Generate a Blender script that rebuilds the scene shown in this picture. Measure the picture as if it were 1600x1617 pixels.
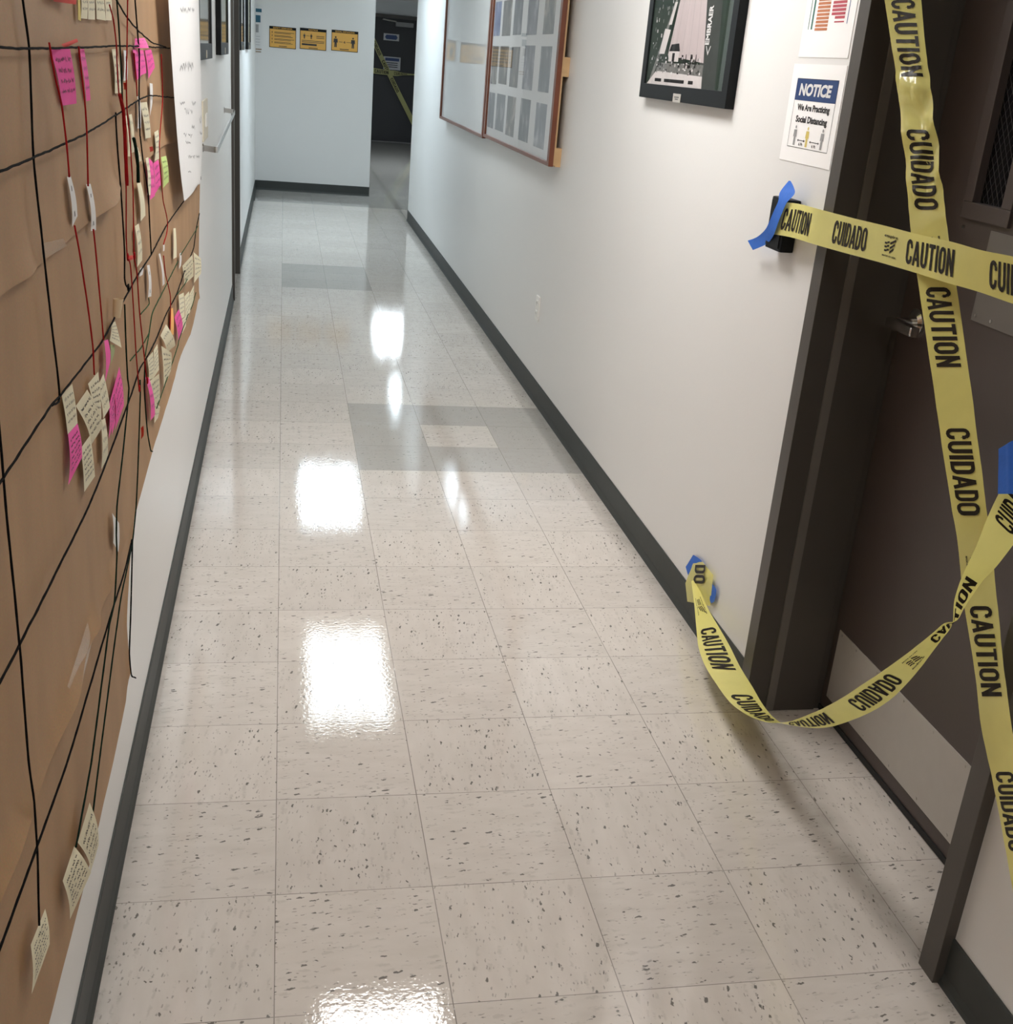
import bpy, bmesh, math, random
from mathutils import Matrix, Vector, noise

random.seed(7)
scene = bpy.context.scene
COL = scene.collection
for o in list(bpy.data.objects):
    bpy.data.objects.remove(o, do_unlink=True)

# ------------------------------------------------------------------ camera
cd = bpy.data.cameras.new('camera')
cd.sensor_fit = 'HORIZONTAL'
cd.sensor_width = 36.0
cd.lens = 1807.88 / 1600 * 36.0
cd.clip_start = 0.02
cd.clip_end = 60
cam = bpy.data.objects.new('camera', cd)
COL.objects.link(cam)
cam.matrix_world = (Matrix.Translation((0.00152, -1.51035, 1.52112))
                    @ Matrix.Rotation(-0.209965, 4, 'Z')
                    @ Matrix.Rotation(math.pi / 2 - 0.371285, 4, 'X')
                    @ Matrix.Rotation(0.086772, 4, 'Z'))
scene.camera = cam

# ------------------------------------------------------------------ world, exposure, light levels
world = bpy.data.worlds.new('world')
scene.world = world
world.use_nodes = True
world.node_tree.nodes['Background'].inputs[0].default_value = (0.9, 0.95, 1.0, 1)
world.node_tree.nodes['Background'].inputs[1].default_value = 0.03
vs = scene.view_settings
vs.view_transform = 'Standard'
vs.look = 'None'
vs.gamma = 1.0
vs.use_curve_mapping = False
vs.exposure = 0.85
scene.cycles.max_bounces = 10
scene.cycles.diffuse_bounces = 6
scene.cycles.use_denoising = True
scene.cycles.sample_clamp_indirect = 6.0

# ceiling troffers: (x, y, size_x, size_y, emission, colour, label)
LIGHTS = [
    (0.46, -1.66, 0.54, 1.18, 4.9, (1.0, 0.98, 0.955), 'ceiling light panel farthest behind the viewer'),
    (0.46, 1.86, 0.54, 1.18, 10.2, (1.0, 0.98, 0.955), 'nearest ceiling light panel over the taped door'),
    (0.46, 5.39, 0.54, 1.18, 5.2, (0.92, 1.0, 1.02), 'ceiling light panel mirrored as the large white patch on the floor'),
    (0.46, 8.82, 0.54, 1.12, 10.5, (0.80, 0.96, 1.08), 'ceiling light panel mirrored as the smaller white patch on the floor'),
    (1.64, 12.2, 0.58, 1.2, 9.0, (0.82, 0.97, 1.06), 'ceiling light panel where the hallway meets the rear passage'),
    (1.66, 15.7, 0.56, 1.3, 11.0, (0.86, 0.97, 1.05), 'ceiling light panel in the dim rear passage'),
]
CEIL = 2.44
YARNS = [('black_yarn', 'long black yarn running down the near side of the brown paper to the tied knot', 'black', 0.0015,
  [(-0.281, -0.0603, 1.5631), (-0.281, -0.0603, 1.5441), (-0.281, -0.0429, 1.4955), (-0.281, -0.059, 1.3767), (-0.281, -0.0366, 1.2646), (-0.281, -0.0136, 1.1623),
   (-0.281, 0.0045, 1.072), (-0.281, -0.0471, 1.0771)]),
 ('black_yarn', 'black yarn running level across the upper brown paper over the pink notes', 'black', 0.0015,
  [(-0.281, -0.2675, 1.4961), (-0.281, -0.188, 1.4957), (-0.281, -0.0434, 1.4942), (-0.281, 0.2756, 1.495), (-0.281, 0.7034, 1.4968), (-0.281, 1.0891, 1.4954),
   (-0.281, 1.6932, 1.4911)]),
 ('black_yarn', 'black yarn rising from the left photo edge over both white-tagged red yarns', 'black', 0.0015,
  [(-0.281, -0.3085, 1.3809), (-0.281, -0.2292, 1.379), (-0.281, -0.0587, 1.3776), (-0.281, 0.3495, 1.3791), (-0.281, 0.6684, 1.3874), (-0.281, 0.9494, 1.3963),
   (-0.281, 1.1788, 1.3981), (-0.281, 1.8822, 1.365)]),
 ('black_yarn', 'slack black yarn drooping in a curve to the white sheet near the top', 'black', 0.0015,
  [(-0.281, 0.6595, 1.5813), (-0.281, 0.7187, 1.5698), (-0.281, 0.8491, 1.5455), (-0.281, 1.0107, 1.526), (-0.281, 1.2744, 1.5035), (-0.281, 1.5927, 1.4935)]),
 ('dark_green_yarn', 'dark green yarn hanging from the top between red yarns beside the white tag', 'dark', 0.0015,
  [(-0.279, 0.7044, 1.5989), (-0.279, 0.7029, 1.5694), (-0.279, 0.7153, 1.5319), (-0.279, 0.72, 1.4944), (-0.279, 0.7254, 1.4583), (-0.279, 0.7249, 1.4027)]),
 ('black_yarn', 'black yarn hanging from the knot on the rising yarn and ending in a small hook', 'black', 0.0015,
  [(-0.281, 0.6451, 1.3907), (-0.281, 0.6425, 1.3826), (-0.281, 0.6494, 1.3281), (-0.281, 0.6739, 1.2462), (-0.281, 0.6863, 1.1461), (-0.281, 0.6725, 1.1027),
   (-0.281, 0.6863, 1.0885), (-0.281, 0.7112, 1.079)]),
 ('black_yarn', 'thin black yarn passing behind the three curled pink notes from the top', 'black', 0.0015,
  [(-0.281, 0.9653, 1.6109), (-0.281, 0.9854, 1.5786), (-0.281, 1.016, 1.5088), (-0.281, 1.0294, 1.482), (-0.281, 0.9968, 1.3943), (-0.281, 0.993, 1.3284)]),
 ('black_yarn', 'black yarn dropping past the cream strips to the long diagonal yarn', 'black', 0.0015,
  [(-0.281, 0.993, 1.3284), (-0.281, 1.0322, 1.2723), (-0.281, 1.0976, 1.2119), (-0.281, 1.1175, 1.1108), (-0.281, 1.1251, 1.0714)]),
 ('black_yarn', 'thick short dark strip of painted shade beside the lower cream strips', 'dark', 0.0034,  # dark strip shaped like yarn, stands for shade on the paper
  [(-0.279, 0.8661, 1.3327), (-0.279, 0.8952, 1.3119), (-0.279, 0.9161, 1.2781), (-0.279, 0.9119, 1.2473)]),
 ('black_yarn', 'diagonal black yarn from the white sheet past the tied knot to the left photo edge', 'black', 0.0015,
  [(-0.281, 2.7283, 1.0701), (-0.281, 2.6008, 1.0687), (-0.281, 1.5079, 1.0833), (-0.281, 1.1184, 1.0711), (-0.281, 0.8702, 1.0723), (-0.281, 0.652, 1.0663),
   (-0.281, 0.3726, 1.0573), (-0.281, 0.0098, 1.0739), (-0.281, -0.0551, 1.0787), (-0.281, -0.3345, 1.0802), (-0.281, -0.4149, 1.0814)]),
 ('black_yarn', 'nearly upright black yarn at the left photo edge ending at the lowest cream note', 'black', 0.0015,
  [(-0.281, -0.3243, 1.173), (-0.281, -0.3211, 1.1182), (-0.281, -0.3221, 1.0487), (-0.281, -0.3124, 0.8787), (-0.281, -0.3153, 0.7318), (-0.281, -0.3051, 0.666),
   (-0.281, -0.3093, 0.599), (-0.281, -0.3302, 0.5049)]),
 ('black_yarn', 'longest diagonal black yarn, from the far brown paper edge to the left photo edge', 'black', 0.0015,
  [(-0.281, 2.6682, 0.9577), (-0.281, 2.4988, 0.9283), (-0.281, 2.3772, 0.8872), (-0.281, 1.9875, 0.8775), (-0.281, 1.7236, 0.8655), (-0.281, 1.4145, 0.8756),
   (-0.281, 1.1812, 0.8702), (-0.281, 0.9653, 0.8777), (-0.281, 0.8565, 0.8857), (-0.281, 0.7149, 0.8742), (-0.281, 0.6455, 0.8708), (-0.281, 0.4025, 0.8578),
   (-0.281, 0.1748, 0.8525), (-0.281, -0.3124, 0.8787), (-0.281, -0.4031, 0.8855), (-0.281, -0.482, 0.8926)]),
 ('black_yarn', 'lowest diagonal black yarn below the tied ends at the paper edge', 'black', 0.0015,
  [(-0.281, 0.6195, 0.6016), (-0.281, 0.5191, 0.5897), (-0.281, 0.3087, 0.5919), (-0.281, -0.0977, 0.5862), (-0.281, -0.3037, 0.604), (-0.281, -0.4958, 0.6223),
   (-0.281, -0.5497, 0.6281)]),
 ('dark_green_yarn', 'dark green yarn running through the red-striped white tag down to the paired cream notes', 'dark', 0.0015,
  [(-0.279, 0.6433, 1.0624), (-0.279, 0.6434, 1.0485), (-0.279, 0.6409, 0.9798), (-0.279, 0.6447, 0.9212), (-0.279, 0.6572, 0.9007), (-0.279, 0.6303, 0.8754),
   (-0.279, 0.5362, 0.8095), (-0.279, 0.4395, 0.748), (-0.279, 0.4169, 0.7034), (-0.279, 0.414, 0.6685), (-0.279, 0.36, 0.6025), (-0.279, 0.2935, 0.5913), (-0.279, 0.0623, 0.479),
   (-0.279, -0.0969, 0.4395)]),
 ('dark_green_yarn', 'dark green yarn along the paper edge to the upper of the paired cream notes', 'dark', 0.0015,
  [(-0.279, 0.833, 0.8683), (-0.279, 0.8313, 0.8409), (-0.279, 0.7648, 0.7333), (-0.279, 0.6987, 0.6456), (-0.279, 0.6222, 0.6005), (-0.279, 0.4326, 0.5667),
   (-0.279, 0.1327, 0.4319), (-0.279, 0.037, 0.3831)]),
 ('black_yarn', 'loose black cord end dangling over the white wall beside the brown paper edge', 'black', 0.0015,
  [(-0.281, 0.6392, 0.5999), (-0.281, 0.5682, 0.47), (-0.281, 0.5289, 0.4081), (-0.281, 0.5421, 0.3546), (-0.281, 0.6023, 0.3129)]),
 ('green_yarn', 'green yarn slanting from the far paper edge to the small white tie', 'green', 0.0012,
  [(-0.279, 2.5372, 0.9333), (-0.279, 2.4351, 0.9335), (-0.279, 1.8476, 0.9512)]),
 ('green_yarn', 'green yarn slanting on from the small white tie down to the cream bundle', 'green', 0.0012,
  [(-0.279, 1.7629, 0.9482), (-0.279, 1.3647, 0.9484), (-0.279, 1.088, 0.9478), (-0.279, 1.0144, 0.9183), (-0.279, 0.9326, 0.8916)]),
 ('green_yarn', 'green yarn following the lower rim of the cream cluster down to its last note', 'green', 0.0012,
  [(-0.279, 2.3974, 0.737), (-0.279, 2.2516, 0.7272), (-0.279, 2.0438, 0.7356), (-0.279, 1.7249, 0.7357), (-0.279, 1.7023, 0.7287), (-0.279, 1.3654, 0.7237),
   (-0.279, 1.1171, 0.7228)]),
 ('green_yarn', 'short green yarn over the far cream notes joining the diagonal yarn', 'green', 0.0012,
  [(-0.279, 2.3123, 0.8555), (-0.279, 2.0238, 0.8447), (-0.279, 1.7005, 0.8693)]),
 ('green_yarn', 'short green yarn end below the white tag at the middle of the paper', 'green', 0.0012,
  [(-0.279, 1.0301, 0.9949), (-0.279, 1.0411, 0.9813), (-0.279, 0.8821, 0.9915)]),
 ('green_yarn', 'short green yarn crossing behind the pair of red cords low on the paper', 'green', 0.0012,
  [(-0.279, 0.6906, 0.9456), (-0.279, 0.8734, 0.9264), (-0.279, 1.0156, 0.9222)]),
 ('dark_green_yarn', 'dark green yarn bundle hanging beside the narrow pink note at the paper edge', 'dark', 0.0015,
  [(-0.279, 0.9291, 0.8803), (-0.279, 0.9023, 0.8315), (-0.279, 0.9234, 0.7417), (-0.279, 0.9354, 0.7193), (-0.279, 0.9778, 0.6689), (-0.279, 1.0132, 0.6539)]),
 ('red_yarn', 'red yarn left of the large pink note, down to the first white tag', 'red', 0.0013,
  [(-0.277, 0.0543, 1.5006), (-0.277, 0.0596, 1.4921), (-0.277, 0.0789, 1.4629), (-0.277, 0.1153, 1.4272), (-0.277, 0.1353, 1.3761), (-0.277, 0.1409, 1.3354)]),
 ('red_yarn', 'red yarn from the first white tag down to the cream notes in the middle', 'red', 0.0013,
  [(-0.277, 0.1591, 1.2703), (-0.277, 0.1872, 1.2281), (-0.277, 0.2358, 1.1357), (-0.277, 0.2583, 1.0752), (-0.277, 0.2574, 1.0344)]),
 ('red_yarn', 'red yarn running down beside the narrow pink note to the second white tag', 'red', 0.0013,
  [(-0.277, 0.2716, 1.4961), (-0.277, 0.2806, 1.4748), (-0.277, 0.3025, 1.4238), (-0.277, 0.3048, 1.3789), (-0.277, 0.2928, 1.3075)]),
 ('red_yarn', 'red yarn from the second white tag down to the pink note on the diagonal yarn', 'red', 0.0013,
  [(-0.277, 0.3196, 1.2421), (-0.277, 0.3325, 1.2043), (-0.277, 0.3583, 1.1015), (-0.277, 0.3661, 1.0621)]),
 ('red_yarn', 'red yarn from the cream strips at the top down to the red bow', 'red', 0.0013,
  [(-0.277, 0.5919, 1.5584), (-0.277, 0.6304, 1.5384), (-0.277, 0.6569, 1.4996), (-0.277, 0.6553, 1.4697), (-0.277, 0.664, 1.4209), (-0.277, 0.7148, 1.3948),
   (-0.277, 0.7144, 1.31), (-0.277, 0.7106, 1.2554), (-0.277, 0.6854, 1.1759), (-0.277, 0.6879, 1.1403)]),
 ('red_yarn', 'thick red yarn doubled over behind the long red yarn above the middle of the paper', 'red', 0.0034,
  [(-0.277, 0.6797, 1.4183), (-0.277, 0.7211, 1.3871), (-0.277, 0.7275, 1.3089), (-0.277, 0.7306, 1.261)]),
 ('red_yarn', 'red yarn falling from the top through the white tag to the red bow', 'red', 0.0013,
  [(-0.277, 0.8439, 1.6056), (-0.277, 0.8339, 1.5739), (-0.277, 0.7993, 1.4934), (-0.277, 0.7756, 1.4469), (-0.277, 0.7671, 1.3913), (-0.277, 0.7947, 1.3312),
   (-0.277, 0.8111, 1.2442), (-0.277, 0.7892, 1.1258)]),
 ('red_yarn', 'left red cord of the pair hanging below the red bow', 'red', 0.0013,
  [(-0.277, 0.6959, 1.1367), (-0.277, 0.7279, 1.1185), (-0.277, 0.7488, 1.0382), (-0.277, 0.7627, 0.9423), (-0.277, 0.7873, 0.8641)]),
 ('red_yarn', 'right red cord of the pair hanging below the red bow', 'red', 0.0013,
  [(-0.277, 0.7884, 1.1236), (-0.277, 0.8283, 1.0863), (-0.277, 0.8468, 1.0076), (-0.277, 0.9102, 0.8798), (-0.277, 0.934, 0.8393)]),
 ('red_yarn', 'short red strand of painted shade behind the leftmost curled pink note', 'red', 0.0013, [(-0.277, 0.901, 1.4843), (-0.277, 0.9192, 1.4458), (-0.277, 0.9277, 1.4067)]),  # red strand stands for the reddish shade beside the pink note
 ('red_yarn', 'red yarn beside the green note crossing the diagonal yarn to a white scrap', 'red', 0.0013,
  [(-0.277, 1.4212, 1.4798), (-0.277, 1.423, 1.3835), (-0.277, 1.3222, 1.2922), (-0.277, 1.3216, 1.2407), (-0.277, 1.3722, 1.1568), (-0.277, 1.4647, 1.088),
   (-0.277, 1.3513, 1.0581)]),
 ('red_yarn', 'red yarn at the far side running down to the orange strip', 'red', 0.0013,
  [(-0.277, 1.3513, 1.0313), (-0.277, 1.3851, 0.983), (-0.277, 1.4979, 0.9032), (-0.277, 1.4853, 0.8588), (-0.277, 1.4582, 0.8258)])]
NOTES = [('sticky_note', 'cream note strip at the top of the paper, first from the left', 'cream', 4, [(-0.286, 0.3695, 1.5827), (-0.286, 0.4277, 1.5854), (-0.286, 0.4164, 1.5336), (-0.286, 0.3642, 1.5334)]),
 ('sticky_note', 'cream note strip at the top of the paper, second from the left', 'cream', 4, [(-0.286, 0.4307, 1.5855), (-0.286, 0.4994, 1.5887), (-0.286, 0.491, 1.5341), (-0.286, 0.4283, 1.5333)]),
 ('sticky_note', 'cream note strip at the top of the paper, third from the left', 'cream', 4,
  [(-0.286, 0.5026, 1.5889), (-0.2853, 0.5786, 1.5925), (-0.2832, 0.5869, 1.5347), (-0.286, 0.5109, 1.5354)]),
 ('sticky_note', 'cream note at the top of the paper beside the start of the red yarn', 'cream', 4,
  [(-0.286, 0.5838, 1.5927), (-0.2834, 0.6596, 1.5965), (-0.286, 0.6714, 1.5365), (-0.286, 0.6112, 1.5354)]),
 ('sticky_note', 'narrow yellow note edge left of the cream strips at the top', 'yellow', 0, [(-0.286, 0.3336, 1.581), (-0.286, 0.3527, 1.5819), (-0.286, 0.3518, 1.5298), (-0.286, 0.3303, 1.5311)]),
 ('red_ribbon', 'strip of red ribbon at the very top of the paper', 'redp', 0, [(-0.286, 0.0796, 1.5566), (-0.28, 0.2535, 1.5701), (-0.28, 0.2671, 1.5502), (-0.286, 0.1517, 1.5491)]),
 ('red_ribbon', 'red ribbon scrap on the top edge of the large pink note', 'redp', 0, [(-0.286, 0.1932, 1.4986), (-0.28, 0.2784, 1.5064), (-0.28, 0.2876, 1.5024), (-0.286, 0.2105, 1.4939)]),
 ('sticky_note', 'large bright pink note near the top beside a red yarn', 'pink', 4, [(-0.286, 0.1108, 1.4926), (-0.2748, 0.186, 1.4941), (-0.2813, 0.2481, 1.4233), (-0.286, 0.1722, 1.4231)]),
 ('sticky_note', 'narrow bright pink note right of the large pink note', 'pink', 4, [(-0.286, 0.3253, 1.492), (-0.286, 0.3734, 1.4927), (-0.286, 0.4032, 1.4207), (-0.286, 0.3728, 1.4202)]),
 ('sticky_note', 'long cream note under the level yarn near the top', 'cream', 4, [(-0.286, 0.6646, 1.4914), (-0.286, 0.7246, 1.4917), (-0.286, 0.7561, 1.419), (-0.286, 0.6852, 1.42)]),
 ('paper_tag', 'white paper tag on the red yarn beside the dark green yarn', 'white', 1, [(-0.286, 0.8181, 1.4894), (-0.286, 0.8633, 1.4881), (-0.286, 0.8474, 1.4379), (-0.286, 0.8014, 1.4369)]),
 ('red_ribbon', 'small red scrap under the white tag near the top', 'redp', 0, [(-0.286, 0.8004, 1.4337), (-0.28, 0.7965, 1.4343), (-0.28, 0.7838, 1.4228), (-0.286, 0.8055, 1.4216)]),
 ('sticky_note', 'dark pink note tops gathered behind the level yarn', 'pink', 2, [(-0.286, 1.0078, 1.5095), (-0.2761, 1.0831, 1.5119), (-0.2663, 1.0654, 1.4937), (-0.286, 0.992, 1.4922)]),
 ('sticky_note', 'leftmost of three curled pink notes under the level yarn', 'pink', 3, [(-0.286, 0.9607, 1.49), (-0.2852, 1.0367, 1.4898), (-0.286, 1.0725, 1.4393), (-0.286, 1.0046, 1.4315)]),
 ('sticky_note', 'middle one of three curled pink notes under the level yarn', 'pink', 3, [(-0.286, 1.06, 1.4885), (-0.2851, 1.136, 1.4883), (-0.284, 1.1599, 1.4437), (-0.286, 1.084, 1.4403)]),
 ('sticky_note', 'rightmost of three curled pink notes under the level yarn', 'pink', 3, [(-0.286, 1.1683, 1.4881), (-0.281, 1.2441, 1.4895), (-0.2801, 1.2967, 1.453), (-0.286, 1.2243, 1.4307)]),
 ('paper_tag', 'slim white tag hanging below the rightmost curled pink note', 'white', 0, [(-0.286, 1.2404, 1.4213), (-0.286, 1.2983, 1.4183), (-0.286, 1.2722, 1.3756), (-0.286, 1.2262, 1.3529)]),
 ('paper_tag', 'thin white tag beside the black yarn above the middle cream notes', 'white', 0, [(-0.286, 1.0065, 1.403), (-0.286, 1.0442, 1.4016), (-0.286, 1.0366, 1.341), (-0.286, 0.9878, 1.3429)]),
 ('sticky_note', 'cream note bent outward below the three curled pink notes', 'cream', 4, [(-0.286, 1.057, 1.3889), (-0.2804, 1.1327, 1.3873), (-0.2842, 1.2148, 1.3102), (-0.286, 1.1389, 1.3128)]),
 ('sticky_note', 'left of two thin cream strips between the red yarns', 'cream', 2, [(-0.286, 0.8094, 1.3764), (-0.286, 0.8465, 1.3756), (-0.286, 0.8519, 1.301), (-0.286, 0.833, 1.3026)]),
 ('sticky_note', 'right of two thin cream strips between the red yarns', 'cream', 2, [(-0.286, 0.8657, 1.3757), (-0.286, 0.9095, 1.3745), (-0.286, 0.9128, 1.3041), (-0.286, 0.8776, 1.3047)]),
 ('sticky_note', 'cream note above the pair of pink notes at the far side', 'cream', 4, [(-0.286, 1.3078, 1.3145), (-0.2851, 1.3838, 1.3151), (-0.2843, 1.3793, 1.252), (-0.286, 1.3033, 1.2529)]),
 ('sticky_note', 'light green note hanging at the far side of the paper', 'lime', 4, [(-0.286, 1.4412, 1.2495), (-0.2813, 1.517, 1.2463), (-0.2814, 1.5493, 1.1813), (-0.286, 1.4738, 1.174)]),
 ('sticky_note', 'left one of the pair of pink notes at the far side', 'pink', 3, [(-0.286, 1.1758, 1.2708), (-0.286, 1.2493, 1.255), (-0.2842, 1.2504, 1.1821), (-0.286, 1.1744, 1.1814)]),
 ('sticky_note', 'right one of the pair of pink notes at the far side', 'pink', 3, [(-0.286, 1.2748, 1.25), (-0.2823, 1.3507, 1.2518), (-0.2809, 1.3634, 1.1937), (-0.286, 1.2887, 1.1804)]),
 ('sticky_note', 'cream strip against the left one of the far pair of pink notes', 'cream', 4,
  [(-0.286, 1.1211, 1.2743), (-0.286, 1.1762, 1.2721), (-0.286, 1.1776, 1.1919), (-0.286, 1.1345, 1.1969)]),
 ('sticky_note', 'small cream note beside the thick dark shade strip', 'cream', 2, [(-0.286, 0.9457, 1.3099), (-0.286, 0.9877, 1.3078), (-0.286, 1.0393, 1.2763), (-0.286, 0.9949, 1.2778)]),
 ('sticky_note', 'pale cream note hanging below the thick dark shade strip', 'cream', 0, [(-0.286, 0.9506, 1.2403), (-0.286, 1.0158, 1.2371), (-0.286, 1.0631, 1.1635), (-0.286, 0.9921, 1.1602)]),
 ('sticky_note', 'cream note right of the red bow above the diagonal yarn', 'cream', 3, [(-0.286, 0.8903, 1.1656), (-0.286, 0.9535, 1.1617), (-0.286, 0.9745, 1.0843), (-0.286, 0.9069, 1.0819)]),
 ('sticky_note', 'lone cream strip near the far edge below the diagonal yarn', 'cream', 0, [(-0.286, 1.7151, 1.0433), (-0.286, 1.7807, 1.0347), (-0.2848, 1.7689, 0.9581), (-0.286, 1.6932, 0.9656)]),
 ('paper_tag', 'thin white strip slanting beside the far red yarn', 'white', 0, [(-0.286, 1.3336, 1.0382), (-0.286, 1.3702, 1.0337), (-0.286, 1.4403, 0.9475), (-0.286, 1.4078, 0.9475)]),
 ('paper_tag', 'white tag ending in a green yarn below the diagonal yarn', 'white', 1, [(-0.286, 1.0851, 1.0547), (-0.286, 1.134, 1.0475), (-0.286, 1.1326, 0.9777), (-0.286, 1.0893, 0.985)]),
 ('paper_tag', 'tiny white scrap where the far red yarn ends', 'white', 0, [(-0.286, 1.4361, 1.0444), (-0.286, 1.4748, 1.0383), (-0.286, 1.4627, 1.0247), (-0.286, 1.4314, 1.0283)]),
 ('paper_tag', 'small white tie between the two slanting green yarns', 'white', 0, [(-0.286, 1.891, 0.9483), (-0.286, 1.9543, 0.9398), (-0.286, 1.9236, 0.9087), (-0.286, 1.869, 0.9075)]),
 ('paper_tag', 'small clear white scrap on the diagonal yarn beside the red cords', 'white', 0,
  [(-0.286, 0.948, 1.0721), (-0.286, 1.0153, 1.0655), (-0.286, 0.9876, 1.0519), (-0.286, 0.9325, 1.0581)]),
 ('sticky_note', 'pale cream note overhanging the far paper edge', 'cream', 4, [(-0.286, 2.4147, 0.8666), (-0.2677, 2.4817, 0.8356), (-0.27, 2.4893, 0.7834), (-0.286, 2.4175, 0.7643)]),
 ('sticky_note', 'pale cream note left of the one overhanging the far paper edge', 'cream', 4,
  [(-0.286, 1.9875, 0.8957), (-0.2617, 2.0556, 0.9189), (-0.2651, 2.1114, 0.8444), (-0.286, 2.0398, 0.83)]),
 ('sticky_note', 'first cream strip of the cluster under the far diagonal yarn', 'cream', 4,
  [(-0.286, 1.8397, 0.8395), (-0.2781, 1.9149, 0.8322), (-0.2779, 1.9165, 0.7615), (-0.286, 1.8411, 0.7666)]),
 ('sticky_note', 'second cream strip of the cluster under the far diagonal yarn', 'cream', 4, [(-0.286, 2.031, 0.7975), (-0.2787, 2.1067, 0.7982), (-0.2758, 2.103, 0.7386), (-0.286, 2.0323, 0.7126)]),
 ('sticky_note', 'last cream strip of the cluster at the far lower paper corner', 'cream', 3,
  [(-0.286, 2.2238, 0.7669), (-0.2774, 2.298, 0.7812), (-0.2811, 2.3099, 0.7294), (-0.286, 2.2361, 0.7118)]),
 ('sticky_note', 'cream strip hanging beside the far pink note', 'cream', 2, [(-0.286, 1.8823, 0.7575), (-0.2795, 1.9579, 0.7524), (-0.2827, 1.9902, 0.7164), (-0.286, 1.9145, 0.7109)]),
 ('sticky_note', 'far pink note slanted among the cream cluster', 'pink', 3, [(-0.286, 1.6788, 0.8112), (-0.2804, 1.7543, 0.818), (-0.2805, 1.854, 0.7455), (-0.286, 1.7843, 0.7158)]),
 ('sticky_note', 'orange note strip left of the far pink note', 'orange', 0, [(-0.286, 1.578, 0.8551), (-0.2855, 1.653, 0.8427), (-0.2855, 1.6422, 0.7727), (-0.286, 1.5672, 0.7851)]),
 ('sticky_note', 'square pale yellow note in front of the cream cluster', 'cream', 2, [(-0.286, 1.3151, 0.846), (-0.2793, 1.39, 0.8573), (-0.2728, 1.5136, 0.7748), (-0.286, 1.439, 0.7696)]),
 ('sticky_note', 'cream strip at the left of the hanging cluster near the paper edge', 'cream', 5,
  [(-0.286, 1.027, 0.8632), (-0.2818, 1.1028, 0.86), (-0.2845, 1.1232, 0.7929), (-0.286, 1.0489, 0.8088)]),
 ('sticky_note', 'cream strip under the knot of the hanging cluster', 'cream', 5, [(-0.286, 1.1552, 0.8497), (-0.2852, 1.2311, 0.8461), (-0.2829, 1.2198, 0.7866), (-0.286, 1.1439, 0.7887)]),
 ('sticky_note', 'long cream note under the square pale yellow note', 'cream', 5, [(-0.286, 1.3228, 0.8192), (-0.2689, 1.389, 0.786), (-0.2764, 1.4243, 0.7292), (-0.286, 1.3532, 0.7041)]),
 ('sticky_note', 'cream note hanging below the two strips of the cluster', 'cream', 4, [(-0.286, 1.0605, 0.8041), (-0.2744, 1.1356, 0.8003), (-0.2809, 1.1939, 0.7199), (-0.286, 1.1184, 0.7268)]),
 ('sticky_note', 'lowest cream note of the hanging cluster at the green yarn end', 'cream', 2, [(-0.286, 1.1217, 0.7379), (-0.278, 1.19, 0.7056), (-0.286, 1.2034, 0.6731), (-0.286, 1.1333, 0.6826)]),
 ('sticky_note', 'narrow pink note hanging at the paper edge among cream strips', 'pink', 3, [(-0.286, 0.9862, 0.8316), (-0.286, 1.0505, 0.8141), (-0.286, 1.1194, 0.7068), (-0.286, 1.0588, 0.7105)]),
 ('rolled_note', 'cream note rolled into a small tube above the diagonal yarn', 'tan', 0, [(-0.286, 0.5139, 1.0975), (-0.286, 0.5855, 1.0841), (-0.286, 0.5673, 1.0532), (-0.286, 0.5012, 1.0699)]),
 ('sticky_note', 'cream note with dense writing below the rolled note', 'cream', 5, [(-0.286, 0.519, 1.0529), (-0.286, 0.5656, 1.048), (-0.2773, 0.562, 1.0016), (-0.286, 0.4922, 1.0305)]),
 ('sticky_note', 'green note tip below the densely written cream note', 'sage', 0, [(-0.286, 0.4939, 1.0235), (-0.286, 0.5452, 1.01), (-0.286, 0.5288, 0.9971), (-0.286, 0.4908, 0.99)]),
 ('sticky_note', 'folded pink note under the second red cord', 'pink', 0, [(-0.286, 0.4264, 1.0463), (-0.286, 0.4681, 1.0384), (-0.286, 0.4704, 0.9986), (-0.286, 0.4146, 0.9765)]),
 ('sticky_note', 'cream note at the tied knot with a pink note below it', 'cream', 4, [(-0.286, 0.0456, 1.0643), (-0.2848, 0.1213, 1.0581), (-0.2858, 0.1484, 0.9922), (-0.286, 0.0727, 0.9996)]),
 ('sticky_note', 'pink note with writing hanging below the knotted cream note', 'pink', 6, [(-0.286, 0.0727, 0.9996), (-0.2858, 0.1484, 0.9922), (-0.2804, 0.1292, 0.947), (-0.286, 0.0549, 0.9318)]),
 ('sticky_note', 'cream note tilted forward right of the knotted cream note', 'cream', 5, [(-0.286, 0.1423, 1.0196), (-0.2817, 0.2181, 1.0226), (-0.2817, 0.3356, 0.9292), (-0.286, 0.26, 0.9222)]),
 ('sticky_note', 'cream note half hidden behind the tilted cream note', 'cream', 5, [(-0.286, 0.2524, 1.0216), (-0.2822, 0.3283, 1.0202), (-0.286, 0.3548, 0.9359), (-0.286, 0.2891, 0.9614)]),
 ('sticky_note', 'cream note hanging lowest below the tilted cream note', 'cream', 6, [(-0.286, 0.158, 0.9505), (-0.2842, 0.2339, 0.9463), (-0.2827, 0.2445, 0.8757), (-0.286, 0.1686, 0.8783)]),
 ('sticky_note', 'curled cream note left of the fanned pink notes', 'cream', 3, [(-0.286, 0.3396, 0.9943), (-0.286, 0.4031, 0.9969), (-0.286, 0.4505, 0.9254), (-0.286, 0.3803, 0.9269)]),
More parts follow.
